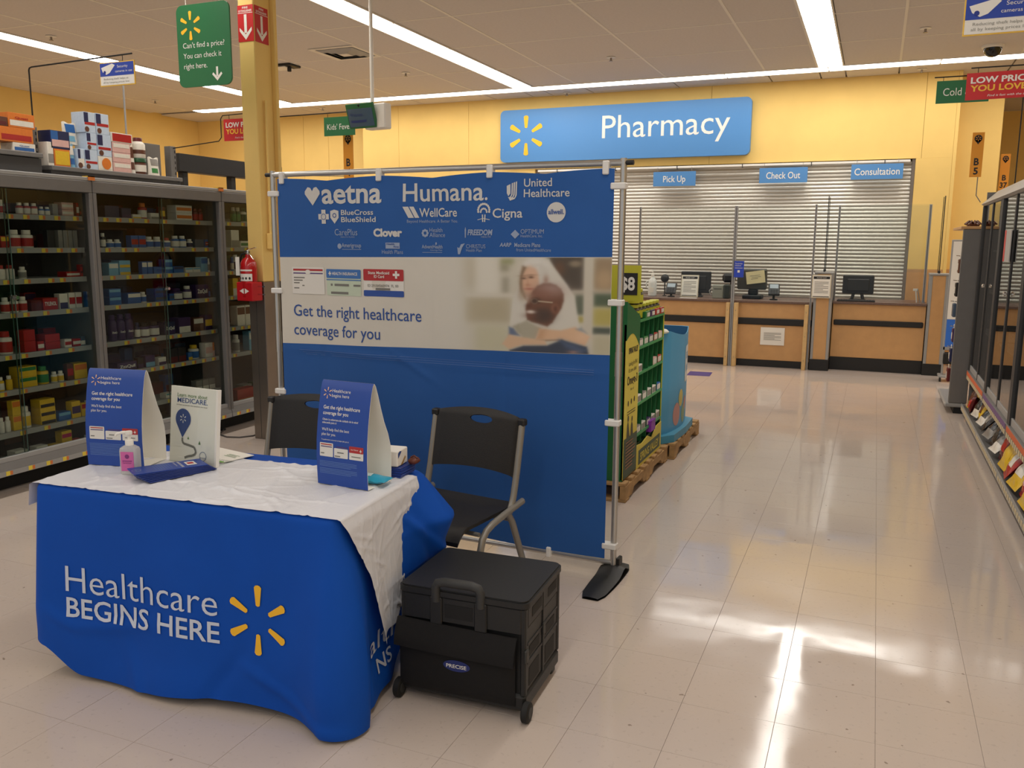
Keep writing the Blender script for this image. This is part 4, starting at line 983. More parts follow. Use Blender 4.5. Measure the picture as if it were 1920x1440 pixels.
bprint(Print().rect(.38,1.316,.392,1.328).rect(.405,1.316,.50,1.328).rect(.53,1.316,.575,1.326).rect(.38,1.274,.495,1.286), 'card_text', INK_G, .003)
card(.595,.831,1.269,1.409,INK_CW); bprint(Print().rect(.595,1.35,.831,1.409,.006), 'card_stripe', INK_R, .003); bprint(Print().rect(.595,1.269,.831,1.300,.006), 'card_stripe', M('ink_card_blue', (44,80,158), .6), .003)
bprint(Print().text('State Medicaid', .625, 1.384, .014, .125, bold=.02).text('ID Card', .66, 1.365, .014, .06, bold=.02).rect(.77,1.376,.808,1.388).rect(.783,1.363,.795,1.401), 'card_lettering', INK_CW, .004)
bprint(Print().text('ID 29184560974  FL 00', .62, 1.318, .014, .18).rect(.668,1.302,.752,1.313), 'card_text', INK_G, .003)
bprint(Print().text('Get the right healthcare', .129, 1.148, .062, .80, bold=.004), 'lettering', INK_B)
bprint(Print().text('coverage for you', .127, 1.045, .062, .56, bold=.004), 'lettering', INK_B)
pr = Print()
for k in range(3): pr.rect(.16+.02*k,.962-.011*k,1.86,.9645-.011*k)
bprint(pr, 'small_print', M('ink_faint', (76,110,172), .7), .0015, .08)

# printed photograph of a hugging couple: soft brush work in colour attributes
def paint_couple(nx=260, ny=150, X0=-320., X1=1890., Y0=12., Y1=1172.):
    xx, yy = np.meshgrid(np.linspace(X0,X1,nx), np.linspace(Y1,Y0,ny))
    img = np.zeros((ny,nx,3))+np.array([196,189,170.])
    def put(mask, c): img[:] = img*(1-mask[...,None])+np.array(c, float)*mask[...,None]
    def sg(d, s): return 1/(1+np.exp(np.clip(-d/s,-40,40)))
    def ell(cx, cy, rx, ry, c, soft=8, op=1.0, rot=0):
        a, b = xx-cx, yy-cy; ca, sa = math.cos(rot), math.sin(rot); a, b = a*ca+b*sa, -a*sa+b*ca
        r = np.sqrt((a/rx)**2+(b/ry)**2); put(op*sg((1-r)*min(rx,ry), soft), c)
    def rect(x0, y0, x1, y1, c, soft=14, op=1.0): put(op*sg(xx-x0,soft)*sg(x1-xx,soft)*sg(yy-y0,soft)*sg(y1-yy,soft), c)
    def poly(pts, c, soft=6, op=1.0):
        ins = np.zeros(xx.shape, bool); dist = np.full(xx.shape, 1e9); n = len(pts)
        for i in range(n):
            (x1,y1),(x2,y2) = pts[i], pts[(i+1)%n]
            cond = ((y1 > yy) != (y2 > yy)) & (xx < (x2-x1)*(yy-y1)/((y2-y1) or 1e-9)+x1); ins ^= cond
            t = np.clip(((xx-x1)*(x2-x1)+(yy-y1)*(y2-y1))/((x2-x1)**2+(y2-y1)**2), 0, 1)
            dist = np.minimum(dist, np.hypot(xx-x1-t*(x2-x1), yy-y1-t*(y2-y1)))
        put(op*sg(np.where(ins, dist, -dist), soft), c)
    rect(230,-50,520,500,(214,208,192),25); rect(60,20,215,380,(180,168,142),25,.7); rect(540,25,700,95,(124,128,76),16,.8); rect(540,95,640,180,(110,104,76),18,.7); rect(560,250,640,450,(138,130,110),16,.8)
    rect(90,500,660,820,(164,150,118),22,.8); rect(100,455,720,500,(206,198,182),10,.7); rect(220,850,640,1190,(186,180,146),26,.8); rect(-330,-50,60,1300,(206,201,188),60)
    rect(1110,-50,1520,410,(66,58,50),18); ell(1420,85,60,35,(170,150,120),10,.6); ell(1240,150,60,80,(100,66,46),20,.7); rect(1390,405,1890,450,(170,160,142),8); rect(1420,455,1530,700,(84,90,74),12); rect(1450,715,1530,790,(160,146,74),10)
    rect(1620,10,1890,400,(140,118,90),18); ell(1740,270,90,110,(176,146,108),24,.8); rect(1625,440,1890,600,(70,82,62),12); rect(1620,610,1890,830,(168,154,78),16); rect(1620,845,1835,930,(60,68,60),10); rect(1620,940,1890,1190,(176,168,138),18); rect(1520,-50,1612,1300,(192,184,166),7)
    poly([(740,400),(690,520),(650,840),(700,960),(1000,1010),(1500,990),(1470,800),(1420,480),(1340,340),(1180,120),(1120,30),(900,20),(820,120)],(204,198,184),7)
    ell(960,150,170,140,(216,212,202),16); poly([(800,120),(770,300),(775,420),(850,520),(860,300),(880,140)],(150,128,100),10)
    ell(905,300,112,178,(208,160,128),9); ell(900,200,70,60,(220,178,148),22,.6); poly([(930,110),(1000,120),(1010,260),(1040,420),(1120,330),(1130,150),(1040,80)],(202,196,184),14); ell(1090,285,26,46,(140,92,70),12,.7); poly([(815,115),(790,200),(775,330),(790,440),(835,500),(805,380),(805,240),(850,130)],(120,96,74),8,.9); ell(870,330,12,40,(186,132,102),8,.6)
    ell(822,264,22,9,(84,60,48),5); ell(912,250,26,11,(84,58,46),5); ell(820,236,30,5,(120,88,66),4,.8); ell(912,222,34,5,(120,88,66),4,.8); ell(875,345,30,12,(182,120,92),6,.7); ell(892,392,48,10,(172,92,78),5); ell(800,470,40,60,(160,140,116),14,.7)
    poly([(845,640),(855,700),(866,775),(920,800),(1000,815),(1110,848),(1170,800),(1220,710),(1275,620),(1300,530),(1298,450),(1265,385),(1210,340),(1140,318),(1060,322),(990,352),(935,415),(905,470),(880,530)],(98,62,46),7)
    ell(1140,395,130,62,(176,150,142),28,.85); ell(1060,440,130,60,(124,78,62),26,.7); ell(1060,715,120,85,(58,46,40),20,.9); ell(1200,625,44,58,(124,78,58),9); ell(1205,630,20,32,(74,44,34),8,.8)
    ell(895,480,46,30,(150,112,92),12,.7); ell(965,535,52,30,(48,34,28),8,.9); poly([(1000,535),(1170,548),(1170,558),(1000,546)],(196,180,150),3); ell(955,540,42,34,(150,124,100),4,.7); ell(955,540,34,27,(60,42,34),5,.9); poly([(850,520),(905,470),(925,520),(880,590)],(150,116,96),8,.6); ell(880,600,34,26,(80,48,36),10,.8); ell(908,675,48,20,(220,206,192),6); ell(905,720,60,22,(104,64,50),12,.7)
    poly([(640,870),(700,880),(780,975),(640,980)],(86,98,124),8); poly([(690,860),(860,780),(1030,870),(960,1022),(820,1015)],(162,154,132),8)
    poly([(1015,878),(1270,890),(1430,845),(1590,960),(1540,1075),(1280,1000),(970,1022)],(212,168,130),7); poly([(1440,870),(1500,850),(1560,920),(1470,890)],(120,130,140),8,.8)
    poly([(970,1022),(1280,1000),(1300,1012),(975,1036)],(120,84,60),6,.8); poly([(1015,878),(1100,880),(1060,1018),(970,1022)],(170,120,84),22,.5); ell(1500,960,60,40,(224,184,150),22,.6)
    poly([(700,860),(760,830),(800,940),(740,950)],(150,142,120),10,.6)
    poly([(555,1085),(640,960),(740,985),(1080,1020),(1105,1078),(800,1092),(640,1150)],(208,168,132),7)
    poly([(650,1160),(820,1098),(1110,1082),(1280,1005),(1560,1085),(1590,1200),(640,1200)],(48,54,68),7); poly([(1250,1010),(1420,1060),(1560,1120),(1500,1180),(1330,1100)],(66,82,112),14,.8); ell(1410,1155,40,14,(176,130,116),8,.8)
    img = 255*(img/255)**.82
    return np.clip(img,0,255), np.clip((xx+320)/560,0,1)
img, fade = paint_couple()
ny_, nx_ = img.shape[:2]
wcol = np.array([214,208,196.]); fa = (fade*fade*(3-2*fade))[...,None]; img = img*fa+wcol*(1-fa)
du = lambda X: 1.14+X/1920*.84
mb = MB(); mb.grid(lambda a, b: (0,0,0), nx_-1, ny_-1); k = 0
for j in range(ny_):
    for i in range(nx_):
        u = min(U1-.001, du(-320+(1890+320)*i/(nx_-1))*KU); b = j/(ny_-1); z = zb2(u)+.002+(zb1(u)-zb2(u)-.004)*b
        mb.v[k] = tuple(Bm(.0014)(u, z)); k += 1
PHOTO = bpy.data.materials.new('printed_photo'); PHOTO.use_nodes = True
_n = PHOTO.node_tree.nodes.new('ShaderNodeVertexColor'); _n.layer_name = 'ink'; PHOTO.node_tree.links.new(_n.outputs[0], PHOTO.node_tree.nodes['Principled BSDF'].inputs['Base Color'])
PHOTO.node_tree.nodes['Principled BSDF'].inputs['Roughness'].default_value = .75
ph = mb.build('printed_photo', PHOTO, fab, 180); ph['label'] = 'printed photo of a woman hugging a man with glasses'
at = ph.data.color_attributes.new('ink', 'FLOAT_COLOR', 'POINT')
L = img/255.0; L = np.where(L <= .04045, L/12.92, ((L+.055)/1.055)**2.4)
at.data.foreach_set('color', np.concatenate([L.reshape(-1,3), np.ones((nx_*ny_,1))], 1).astype(np.float32).ravel())

# ---------------------------------------------------------------- table, blue cloth, white plastic cover
TW, TD, TZ = .60, .315, .70
TC = (-2.10,2.40); TR_ = math.radians(4)
tb = thing('folding_table', 'folding table hidden under the blue cloth', 'table', (TC[0],TC[1],0), TR_)
mb = MB(); mb.prism(rrect(-TW+.004,-TD+.004,TW-.004,TD-.004,.03,4), TZ-.05, TZ-.004); mb.build('tabletop', GREYL, tb)
for sx in (-1,1):
    for sy in (-1,1): MB().tube([(sx*.5,sy*.23,0),(sx*.45,sy*.23,TZ-.05)], .014, 8).build('leg', DARKM, tb, 60)
    MB().tube([(sx*.49,-.23,.10),(sx*.49,.23,.10)], .011, 8).build('leg_brace', DARKM, tb, 60)
tc_ = thing('tablecloth', 'royal blue printed cloth draped over the folding table', 'tablecloth', (TC[0],TC[1],0), TR_)
def sm(a, b, x): t = min(1, max(0, (x-a)/(b-a))); return t*t*(3-2*t)
def hem(x, y, nx, ny):
    f = .028+.085*(1-sm(-.60,-.42,x))-.012*sm(.2,.6,x)+.012*math.sin(x*6)
    r = .012+.02*sm(-.3,-.1,y)+.10*sm(-.02,.15,y); l = .13; b = .14
    wf, wr, wl, wbk = max(0,-ny)**2, max(0,nx)**2, max(0,-nx)**2, max(0,ny)**2
    return wf*f+wr*r+wl*l+wbk*b
def cloth_off(x, y, nx, ny, t):
    wf, wr, wl = max(0,-ny)**2, max(0,nx)**2, max(0,-nx)**2
    o = .004+.008*t
    o += wf*(.022*t**1.6+t*(.009*math.sin(x*8.5+1.1)+.006*math.sin(x*15+.4+t*2))+.016*sm(.78,1,t)*math.sin(x*5.5+2.2))
    o += wf*(.010*max(0,1-abs((t-.74)+.22*(x+.45))/.05)*sm(-.6,-.5,x)*sm(.05,-.3,x)+.012*max(0,1-abs((t-.86)-.5*(x-.35))/.045)*sm(.2,.35,x)-.008*max(0,1-abs((x-.22)+.5*(t-.8))/.05)*sm(.55,.9,t)+.007*max(0,1-abs(x+.22-.3*(t-.8))/.04)*sm(.6,1,t))
    o += wl*(.012*t+.01*t*math.sin(y*14))
    o += wr*(.004*math.sin(y*16)*t+.025*sm(.72,1,t)*sm(-.26,-.14,y)*sm(.06,-.05,y)-.02*sm(.5,.8,t)*max(0,1-abs(y+.24)/.05))
    d = math.hypot(x-TW, y+TD); o += .085*math.exp(-(d/.12)**2)*math.sin(PI*min(1,t*.62+.0))**1.3
    d = math.hypot(x+TW, y+TD); o += .03*math.exp(-(d/.10)**2)*t*(1-.5*t)
    d = math.hypot(x-TW, y-TD); tri = max(0, min(t/.30, (.86-t)/.56)); sd = x-TW-(y-TD); o += .135*max(0,1-d/.30)**1.2*tri*(1-.30*max(0,1-abs(sd+.10-.25*(t-.3))/.05)-.22*max(0,1-abs(sd-.13+.3*(t-.3))/.045)); o += .02*max(0,1-d/.4)*max(0,1-abs(t-.55+1.6*sd)/.06)
    return o
def cloth_pt(x, y, nx, ny, z, extra=0):
    h = hem(x, y, nx, ny); t = min(1, max(0, (TZ-z)/(TZ-h))); o = cloth_off(x, y, nx, ny, t)+extra
    rd = .010*(1-min(1,(TZ-z)/.012)) if z > TZ-.012 else 0
    return (x+nx*(o-rd), y+ny*(o-rd), z)
per = []
R0 = .025
def seg(a, b, n, nn):
    for k in range(n): per.append((a[0]+(b[0]-a[0])*k/n, a[1]+(b[1]-a[1])*k/n)+nn)
def arc(cx, cy, a0):
    for k in range(10): a = a0+PI/2*k/10; per.append((cx+R0*math.cos(a), cy+R0*math.sin(a), math.cos(a), math.sin(a)))
seg((-TW+R0,-TD),(TW-R0,-TD),130,(0,-1)); arc(TW-R0,-TD+R0,-PI/2); seg((TW,-TD+R0),(TW,TD-R0),70,(1,0)); arc(TW-R0,TD-R0,0)
seg((TW-R0,TD),(-TW+R0,TD),100,(0,1)); arc(-TW+R0,TD-R0,PI/2); seg((-TW,TD-R0),(-TW,-TD+R0),60,(-1,0)); arc(-TW+R0,-TD+R0,PI)
NV = 44; mb = MB(); vs = []; n = len(per)
# blend normals near the corners so the folds flow round them
for j in range(NV+1):
    for (x, y, nx, ny) in per:
        h = hem(x, y, nx, ny); q = j/NV; z = TZ-(TZ-h)*(q**1.15)
        vs.append(cloth_pt(x, y, nx, ny, z))
fs = [(j*n+i, (j+1)*n+i, (j+1)*n+(i+1)%n, j*n+(i+1)%n) for j in range(NV) for i in range(n)]
fs.append(tuple(range(n)))
mb.add(vs, fs)
CLOTH = M('cloth_blue', (2,76,176), 0.72, noise=0.03, scale=8, spec=.25, bump=.05, bscale=700)
cl_ = mb.build('cloth', CLOTH, tc_, 60)
cm = lambda e: (lambda u, v: Vector(cloth_pt(u, -TD, 0, -1, v, e)))
INK_C = M('cloth_ink', (206,212,226), 0.6)
Print().text('Healthcare', -.474, .327, .094, .635, bold=-.004).build('lettering', INK_C, cl_, cm(.0035), .03)
Print().text('BEGINS HERE', -.472, .236, .070, .64, bold=.012).build('lettering', INK_C, cl_, cm(.0035), .03)
Print().spark(.315,.335,.118, r0=.42, w=.115, aspect=1.02).build('spark_logo', INK_Y, cl_, cm(.0035), .03)
rm = lambda u, v: Vector(cloth_pt(TW, u, 1, 0, v, .0035))
Print().text('alth', -.17, .175, .062, .25, shear=.1).text('NS', -.12, .10, .05, .12, bold=.01).build('lettering', INK_C, cl_, rm, .03)

pc = thing('plastic_cover', 'thin white plastic sheet over the blue tablecloth, hanging at the right', 'table cover', (TC[0],TC[1],0), TR_)
rp = random.Random(5)
CR = [(rp.uniform(-.6,.6), rp.uniform(-.3,.25), rp.uniform(0,PI), rp.uniform(.05,.2), rp.uniform(.002,.0055)) for _ in range(110)]
def wrk(x, y):
    s = 0
    for cx, cy, a, l, h in CR:
        dx, dy = x-cx, y-cy; p = dx*math.cos(a)+dy*math.sin(a); q = -dx*math.sin(a)+dy*math.cos(a)
        if abs(p) < 2*l and abs(q) < .03: s += h*math.exp(-(p/l)**2)*math.exp(-(q/.008)**2)
    return s
def ledge(z): return np.interp(z, [.195,.466,.70], [-.10,-.175,-.317])
def cover(a, b):
    # a: 0 left hang .. top .. 1 right hang ; b: 0 front .. 1 back
    yt = -.318+b*.535
    if a < .06:
        d = (.06-a)/.06*.085*(1-.5*b); return (-TW-.024-.012*d/.085, yt, TZ-d)
    if a > .62:
        d = (a-.62)/.38; zb_ = .20+.09*b+.012*math.sin(b*9); z = TZ-d*(TZ-zb_)
        y = ledge(z)+(.16+.075*sm(.35,.7,z)-ledge(z))*b
        o = .018+.005*math.sin(b*11+d*3)*d+.5*wrk(y*2, z-.45)+.03*d*(1-b)**3+.010*sm(0,.1,d)
        return (TW+o, y, z)
    x = -TW-.012+(a-.06)/.56*(2*TW+.026)
    return (x, yt, TZ+.0024+wrk(x, yt))
mb = MB(); mb.grid(cover, 230, 90)
COVER = M('plastic_white', (222,222,226), 0.42, bump=.1, bscale=120)
mb.build('sheet', COVER, pc, 180)
TOP = TZ+.006
def tpos(wx, wy): return (wx, wy, TOP)

# ---------------------------------------------------------------- tent cards
def tent(label, loc, rz, w, spanish):
    t = thing('tent_card', label, 'tent card', loc, rz, None)
    fr = [(0,0),(-.002,.05),(-.003,.10),(0,.16),(.008,.22),(.019,.28),(.031,.33),(.04,.355),(.046,.362)]
    bkp = [(.046,.362),(.054,.352),(.066,.32),(.082,.27),(.10,.22),(.122,.175),(.136,.13),(.140,.08),(.138,.04),(.136,0)]
    def sheet(name, pf, m0, m1):
        mb = MB(); n = len(pf); th = .0014
        nr = []
        for i in range(n):
            a, b = pf[max(0,i-1)], pf[min(n-1,i+1)]; d = math.hypot(b[0]-a[0], b[1]-a[1]); nr.append((-(b[1]-a[1])/d, (b[0]-a[0])/d))
        out = [(p[0]+q[0]*th, p[1]+q[1]*th) for p, q in zip(pf, nr)]
        for pts, mi, fl in ((out,0,False),(pf,1,True)):
            vs = [(x_, p[0], p[1]) for p in pts for x_ in (0,w)]; fs = [(2*i,2*i+1,2*i+3,2*i+2) if not fl else (2*i,2*i+2,2*i+3,2*i+1) for i in range(n-1)]
            mb.add(vs, fs, mi)
        for x_ in (0,w): mb.add([(x_,p[0],p[1]) for p in pf]+[(x_,p[0],p[1]) for p in out], [(i,i+1,n+i+1,n+i) for i in range(n-1)], 1)
        return mb.build(name, [m0, m1], t, 40), out
    TBLUE = M('card_blue', (26,70,158), 0.42); 
    f_, out = sheet('front_panel', fr, TBLUE, PAPER); sheet('back_panel', bkp, PAPER, PAPER)
    box('base_flap', (0,.0,.0005),(w,.136,.0015), PAPER, t)
    L_ = [0]
    for a, b in zip(out, out[1:]): L_.append(L_[-1]+math.hypot(b[0]-a[0], b[1]-a[1]))
    tot = L_[-1]
    def mp(off):
        def g(u, v):
            s = v*tot; y = np.interp(s, L_, [p[0] for p in out]); z = np.interp(s, L_, [p[1] for p in out]); s2 = min(tot, s+.004)
            y2 = np.interp(s2, L_, [p[0] for p in out]); z2 = np.interp(s2, L_, [p[1] for p in out]); d = math.hypot(y2-y, z2-z) or 1
            return Vector((u*w, y-off*(z2-z)/d, z+off*(y2-y)/d))
        return g
    m1 = mp(.0009); m2 = mp(.0014); m3 = mp(.0019)
    Print().spark(.15,.875,.055,w=.11,r0=.4,aspect=1.55).build('spark_logo', M('ink_peach', (236,190,150), .6), f_, m1)
    pr = Print().text('Healthcare', .24, .885, .030, .36).text('begins here', .24, .84, .030, .34)
    pr.text('Get the right healthcare', .10, .725, .034, .72, bold=.010).text('coverage for you', .10, .672, .034, .50, bold=.010)
    z0 = .60
    if spanish: pr.text('Obtén la cobertura de cuidado de la salud', .10, .617, .019, .70, bold=.006).text('adecuada para ti', .10, .588, .019, .28, bold=.006); z0 = .52
    pr.text("We'll help find the best", .10, z0, .027, .54).text('plan for you.', .10, z0-.045, .027, .28)
    if spanish: pr.text('Te ayudaremos a encontrar el mejor plan para ti.', .10, .43, .013, .55)
    pr.build('lettering', INK_W, f_, m1)
    Print().rect(.07,.275,.335,.405,.01).rect(.355,.275,.63,.365,.01).rect(.655,.275,.93,.40,.01).build('card_picture', INK_CW, f_, m1)
    Print().rect(.655,.34,.93,.40,.01).rect(.09,.385,.315,.395).build('card_stripe', INK_R, f_, m2)
    Print().rect(.09,.365,.315,.374).rect(.4,.372,.62,.382).build('card_stripe', M('ink_plum', (84,62,120), .6), f_, m2)
    Print().text('State Medicaid', .69, .365, .012, .14).rect(.86,.36,.90,.368).rect(.875,.35,.885,.38).build('card_lettering', INK_W, f_, m3)
    Print().rect(.37,.285,.48,.295).rect(.42,.32,.55,.33).rect(.70,.30,.88,.308).rect(.09,.30,.16,.31).build('card_text', INK_G, f_, m2)
    pr = Print()
    for k in range(8 if spanish else 9): pr.rect(.06+(.0),.225-.0145*k-(.012 if spanish and k > 3 else 0),.80-(.12 if k in (3,7) else 0),.2305-.0145*k-(.012 if spanish and k > 3 else 0))
    pr.build('small_print', M('ink_faint_card', (96,128,190), .6), f_, m1)
    return t
tent('blue tent card behind the pink sanitizer bottle', (-2.705,2.295,TOP), math.radians(11), .238, False)
tent('blue bilingual tent card near the right edge of the table', (-1.762,2.437,TOP), math.radians(-3.5), .215, True)

# ---------------------------------------------------------------- Medicare sign in acrylic holder
ms = thing('sign_holder', 'upright white Medicare poster in a clear acrylic holder', 'sign holder', (-2.47,2.463,TOP), math.radians(-4))
LEAN = Matrix.Rotation(math.radians(-6),4,'X')
MB().box((0,0,0),(.235,.012,.292), M4=LEAN).build('poster', PAPER, ms)
MB().box((-.002,-.005,0),(.237,-.002,.294), M4=LEAN).build('acrylic_front', PLEXI, ms)
MB().box((-.002,-.005,0),(.237,.10,.003)).build('acrylic_base', PLEXI, ms)
MB().box((.2352,-.003,.001),(.245,.014,.293), M4=LEAN).build('edge_strip', WHITE, ms)
lm = lambda e: (lambda u, v: LEAN @ Vector((u, -e, v)))
INK_GN = M('ink_green', (84,128,62), .6); INK_NV = M('ink_navy', (38,70,136), .6)
Print().text('Learn more about', .035, .253, .0145, .155).build('lettering', INK_GN, ms, lm(.0012))
Print().text('MEDICARE.', .035, .231, .0185, .157, bold=.006).build('lettering', INK_NV, ms, lm(.0012))
Print().text("I'm here to answer any questions you have.", .032, .2195, .005, .16).build('lettering', INK_K, ms, lm(.0012))
pr = Print(); pts = []
for k in range(21): a = -.42+(PI+.84)*k/20; pts.append((.068+.040*math.cos(a), .168+.040*math.sin(a)))
pts.append((.066,.096)); pr.poly(pts); pr.build('pin_picture', INK_NV, ms, lm(.0012))
Print().spark(.068,.17,.017,w=.12).build('spark_logo', INK_W, ms, lm(.0018))
Print().stroke([(.066,.096),(.066,.082),(.074,.074),(.105,.070),(.128,.066),(.138,.052),(.136,.040),(.12,.032),(.10,.028),(.08,.02)], .009).build('road_picture', INK_G, ms, lm(.0012))
Print().poly([(.097,.104),(.102,.093),(.092,.093)]).poly([(.156,.094),(.162,.078),(.15,.078)]).build('tree_picture', INK_GN, ms, lm(.0012))
Print().rect(.02,.062,.055,.08).rect(.15,.066,.168,.08).rect(.19,.066,.215,.08).build('light_patch', INK_W, ms, lm(.0012))
Print().ring(.175,.035,.016,.018).text('HEALTHCARE', .175, .026, .006, .03, align='c').build('round_logo', M('ink_slate', (90,110,150), .6), ms, lm(.0012))

# ---------------------------------------------------------------- sanitizer, brochures, papers
hs = thing('sanitizer_bottle', 'clear pump bottle with a pink label in front of the tent card', 'bottle', (-2.455,2.262,TOP), math.radians(18))
def rring(w, d, z, r, n=5): return [(x_, y_, z) for x_, y_ in rrect(-w,-d,w,d,r,n)]
secs_ = [(.030,.019,0,.008),(.033,.021,.004,.010),(.033,.021,.088,.010),(.031,.019,.097,.010),(.020,.014,.104,.009),(.013,.012,.107,.008)]
mb = MB(); vs = []; n = len(rring(.03,.02,0,.01))
for s_ in secs_: vs += rring(*s_)
fs = [(j*n+i, j*n+(i+1)%n, (j+1)*n+(i+1)%n, (j+1)*n+i) for j in range(len(secs_)-1) for i in range(n)]+[tuple(range(n-1,-1,-1)), tuple(range((len(secs_)-1)*n, len(secs_)*n))]
mb.add(vs, fs); mb.build('bottle_body', M('clear_gel', (226,222,214), 0.08, alpha=.55, spec=.6), hs, 40)
box('label', (-.024,-.0225,.014),(.024,-.0212,.085), M('label_pink', (214,104,168), .5), hs)
Print().rect(-.018,.05,.018,.053).text('Sanitizer', 0, .042, .006, .034, align='c').disc(0,.068,.008).build('lettering', M('ink_purple', (130,50,120), .6), hs, plane_map((0,-.0232,0),(1,0,0),(0,0,1)))
MB().lathe([(.0145,.106),(.0145,.124),(.012,.127),(.006,.128),(.006,.148)], 16).build('pump_collar', WHITE, hs, 40)
MB().lathe([(.012,.146),(.013,.152),(.011,.158)], 14).build('pump_head', WHITE, hs, 40)
MB().tube([(0,0,.153),(-.02,-.01,.154),(-.036,-.018,.150),(-.04,-.02,.143)], [.006,.006,.005,.0045], 8).build('nozzle', WHITE, hs, 60)
BRO = M('brochure_blue', (24,62,150), .35); BRO2 = M('brochure_deep', (18,46,120), .4)
for k in range(7):
    b_ = tag(link('brochure', None, None, (-2.318+.004*(6-k), 2.318+.003*(6-k), TOP+.0006+.0042*k), math.radians(-31+2.2*(6-k))), ['lowest','second lowest','third lowest','middle','third highest','second highest','topmost'][k]+' blue brochure of the fan before the Medicare sign', 'brochure', 'fanned brochures')
    MB().cbox((-.052,-.14,0),(.052,.115,.0038), .0006).build('cover', BRO if k == 6 else BRO2, b_)
    if k == 6:
        mp = plane_map((0,0,.0044),(1,0,0),(0,1,0))
        Print().rect(-.025,.05,.028,.085,.002).build('picture', INK_CW, b_, mp); Print().text('HOW TO CHOOSE', -.042, .028, .008, .084, bold=.02).text('the right plan for you', -.042, .014, .006, .06).build('lettering', INK_W, b_, mp)
        Print().rect(-.012,.056,.012,.078).build('picture', INK_R, b_, plane_map((0,0,.0049),(1,0,0),(0,1,0)))
        pr = Print()
        for q in range(7): pr.rect(-.042,-.005-.009*q,.034,-.003-.009*q)
        pr.build('small_print', M('ink_faint_card', (96,128,190), .6), b_, mp); Print().ring(0,-.12,.014,.016).text('plans', 0, -.123, .005, .02, align='c').build('round_logo', INK_D, b_, mp)
fl_ = thing('flyer', 'white flyer sheets with a green edge behind the Medicare sign', 'flyer', (-2.345,2.605,TOP+.0005), math.radians(-12))
for k in range(3): box('sheet', (-.11,-.075,.0008*k),(.11,.075,.0008*k+.0006), PAPER, fl_)
Print().rect(-.11,-.075,.11,-.062).build('green_edge', M('ink_lime', (110,170,70), .6), fl_, plane_map((0,0,.0029),(1,0,0),(0,1,0)))
Print().rect(.02,.0,.09,.004).rect(.02,.012,.08,.016).rect(.02,.024,.085,.028).build('print', INK_GN, fl_, plane_map((0,0,.0029),(1,0,0),(0,1,0)))
bt_ = thing('brochure_pile', 'squared pile of blue brochures at the right table corner', 'brochures', (-1.575,2.655,TOP+.0005), math.radians(2))
for k in range(8): MB().cbox((-.05+random.uniform(-.003,.003),-.055,.0045*k),(.05+random.uniform(-.003,.003),.055,.0045*k+.004), .0006).build('brochure', BRO2 if k % 2 else BRO, bt_)
wb_ = thing('tissue_box', 'small white box with navy shapes on the brochure pile', 'box', (-1.585,2.65,TOP+.0375), math.radians(6))
box('carton', (-.04,-.045,0),(.04,.045,.058), WHITE, wb_, .003)
Print().poly([(-.04,.02),(-.015,.052),(-.03,.056),(-.04,.05)]).poly([(-.04,.0),(-.018,.0),(-.03,.016)]).build('navy_shape', INK_NV, wb_, plane_map((0,-.0456,0),(1,0,0),(0,0,1)))
Print().poly([(-.02,.002),(.02,.03),(.028,.022),(.0,.002)]).build('gold_shape', M('ink_tan', (176,140,84), .6), wb_, plane_map((.0406,0,0),(0,1,0),(0,0,1)))
Print().poly([(-.04,.03),(-.01,.052),(-.025,.056),(-.04,.05)]).build('navy_shape', INK_NV, wb_, plane_map((.0408,0,0),(0,1,0),(0,0,1)))
bn = thing('leather_case', 'small reddish brown case behind the white box', 'case', (-1.515,2.685,TOP+.037), 0)
MB().cbox((-.018,-.022,0),(.018,.022,.022), .008).build('case_body', M('brown_leather', (96,44,28), .5), bn, 60); MB().tube([(-.014,0,.022),(0,0,.03),(.014,0,.022)], .003, 6).build('loop', M('brown_leather', (96,44,28), .5), bn, 60)
wp = thing('wipes_pack', 'teal soft pack of wipes inside the bilingual tent card', 'wipes pack', (-1.592,2.503,TOP+.001), math.radians(3))
def pil(u, v, s): e = (math.sin(PI*u)**.5)*(math.sin(PI*v)**.6) if 0 < u < 1 and 0 < v < 1 else 0; return ((u-.5)*.15, (v-.5)*.07, .017+s*.017*e+.002*math.sin(u*22)*(1-e))
mb = MB(); mb.grid(lambda u, v: pil(u,v,1), 24, 12); mb.grid(lambda u, v: pil(u,v,-1), 24, 12, flip=True); mb.build('pack_body', M('wipes_teal', (40,160,196), .25), wp, 180)
mb = MB(); mb.grid(lambda u, v: tuple(Vector(pil(.3+.3*u,.25+.5*v,1))+Vector((0,0,.0012))), 8, 6); mb.build('flap_label', M('wipes_white', (210,232,236), .3), wp, 180)

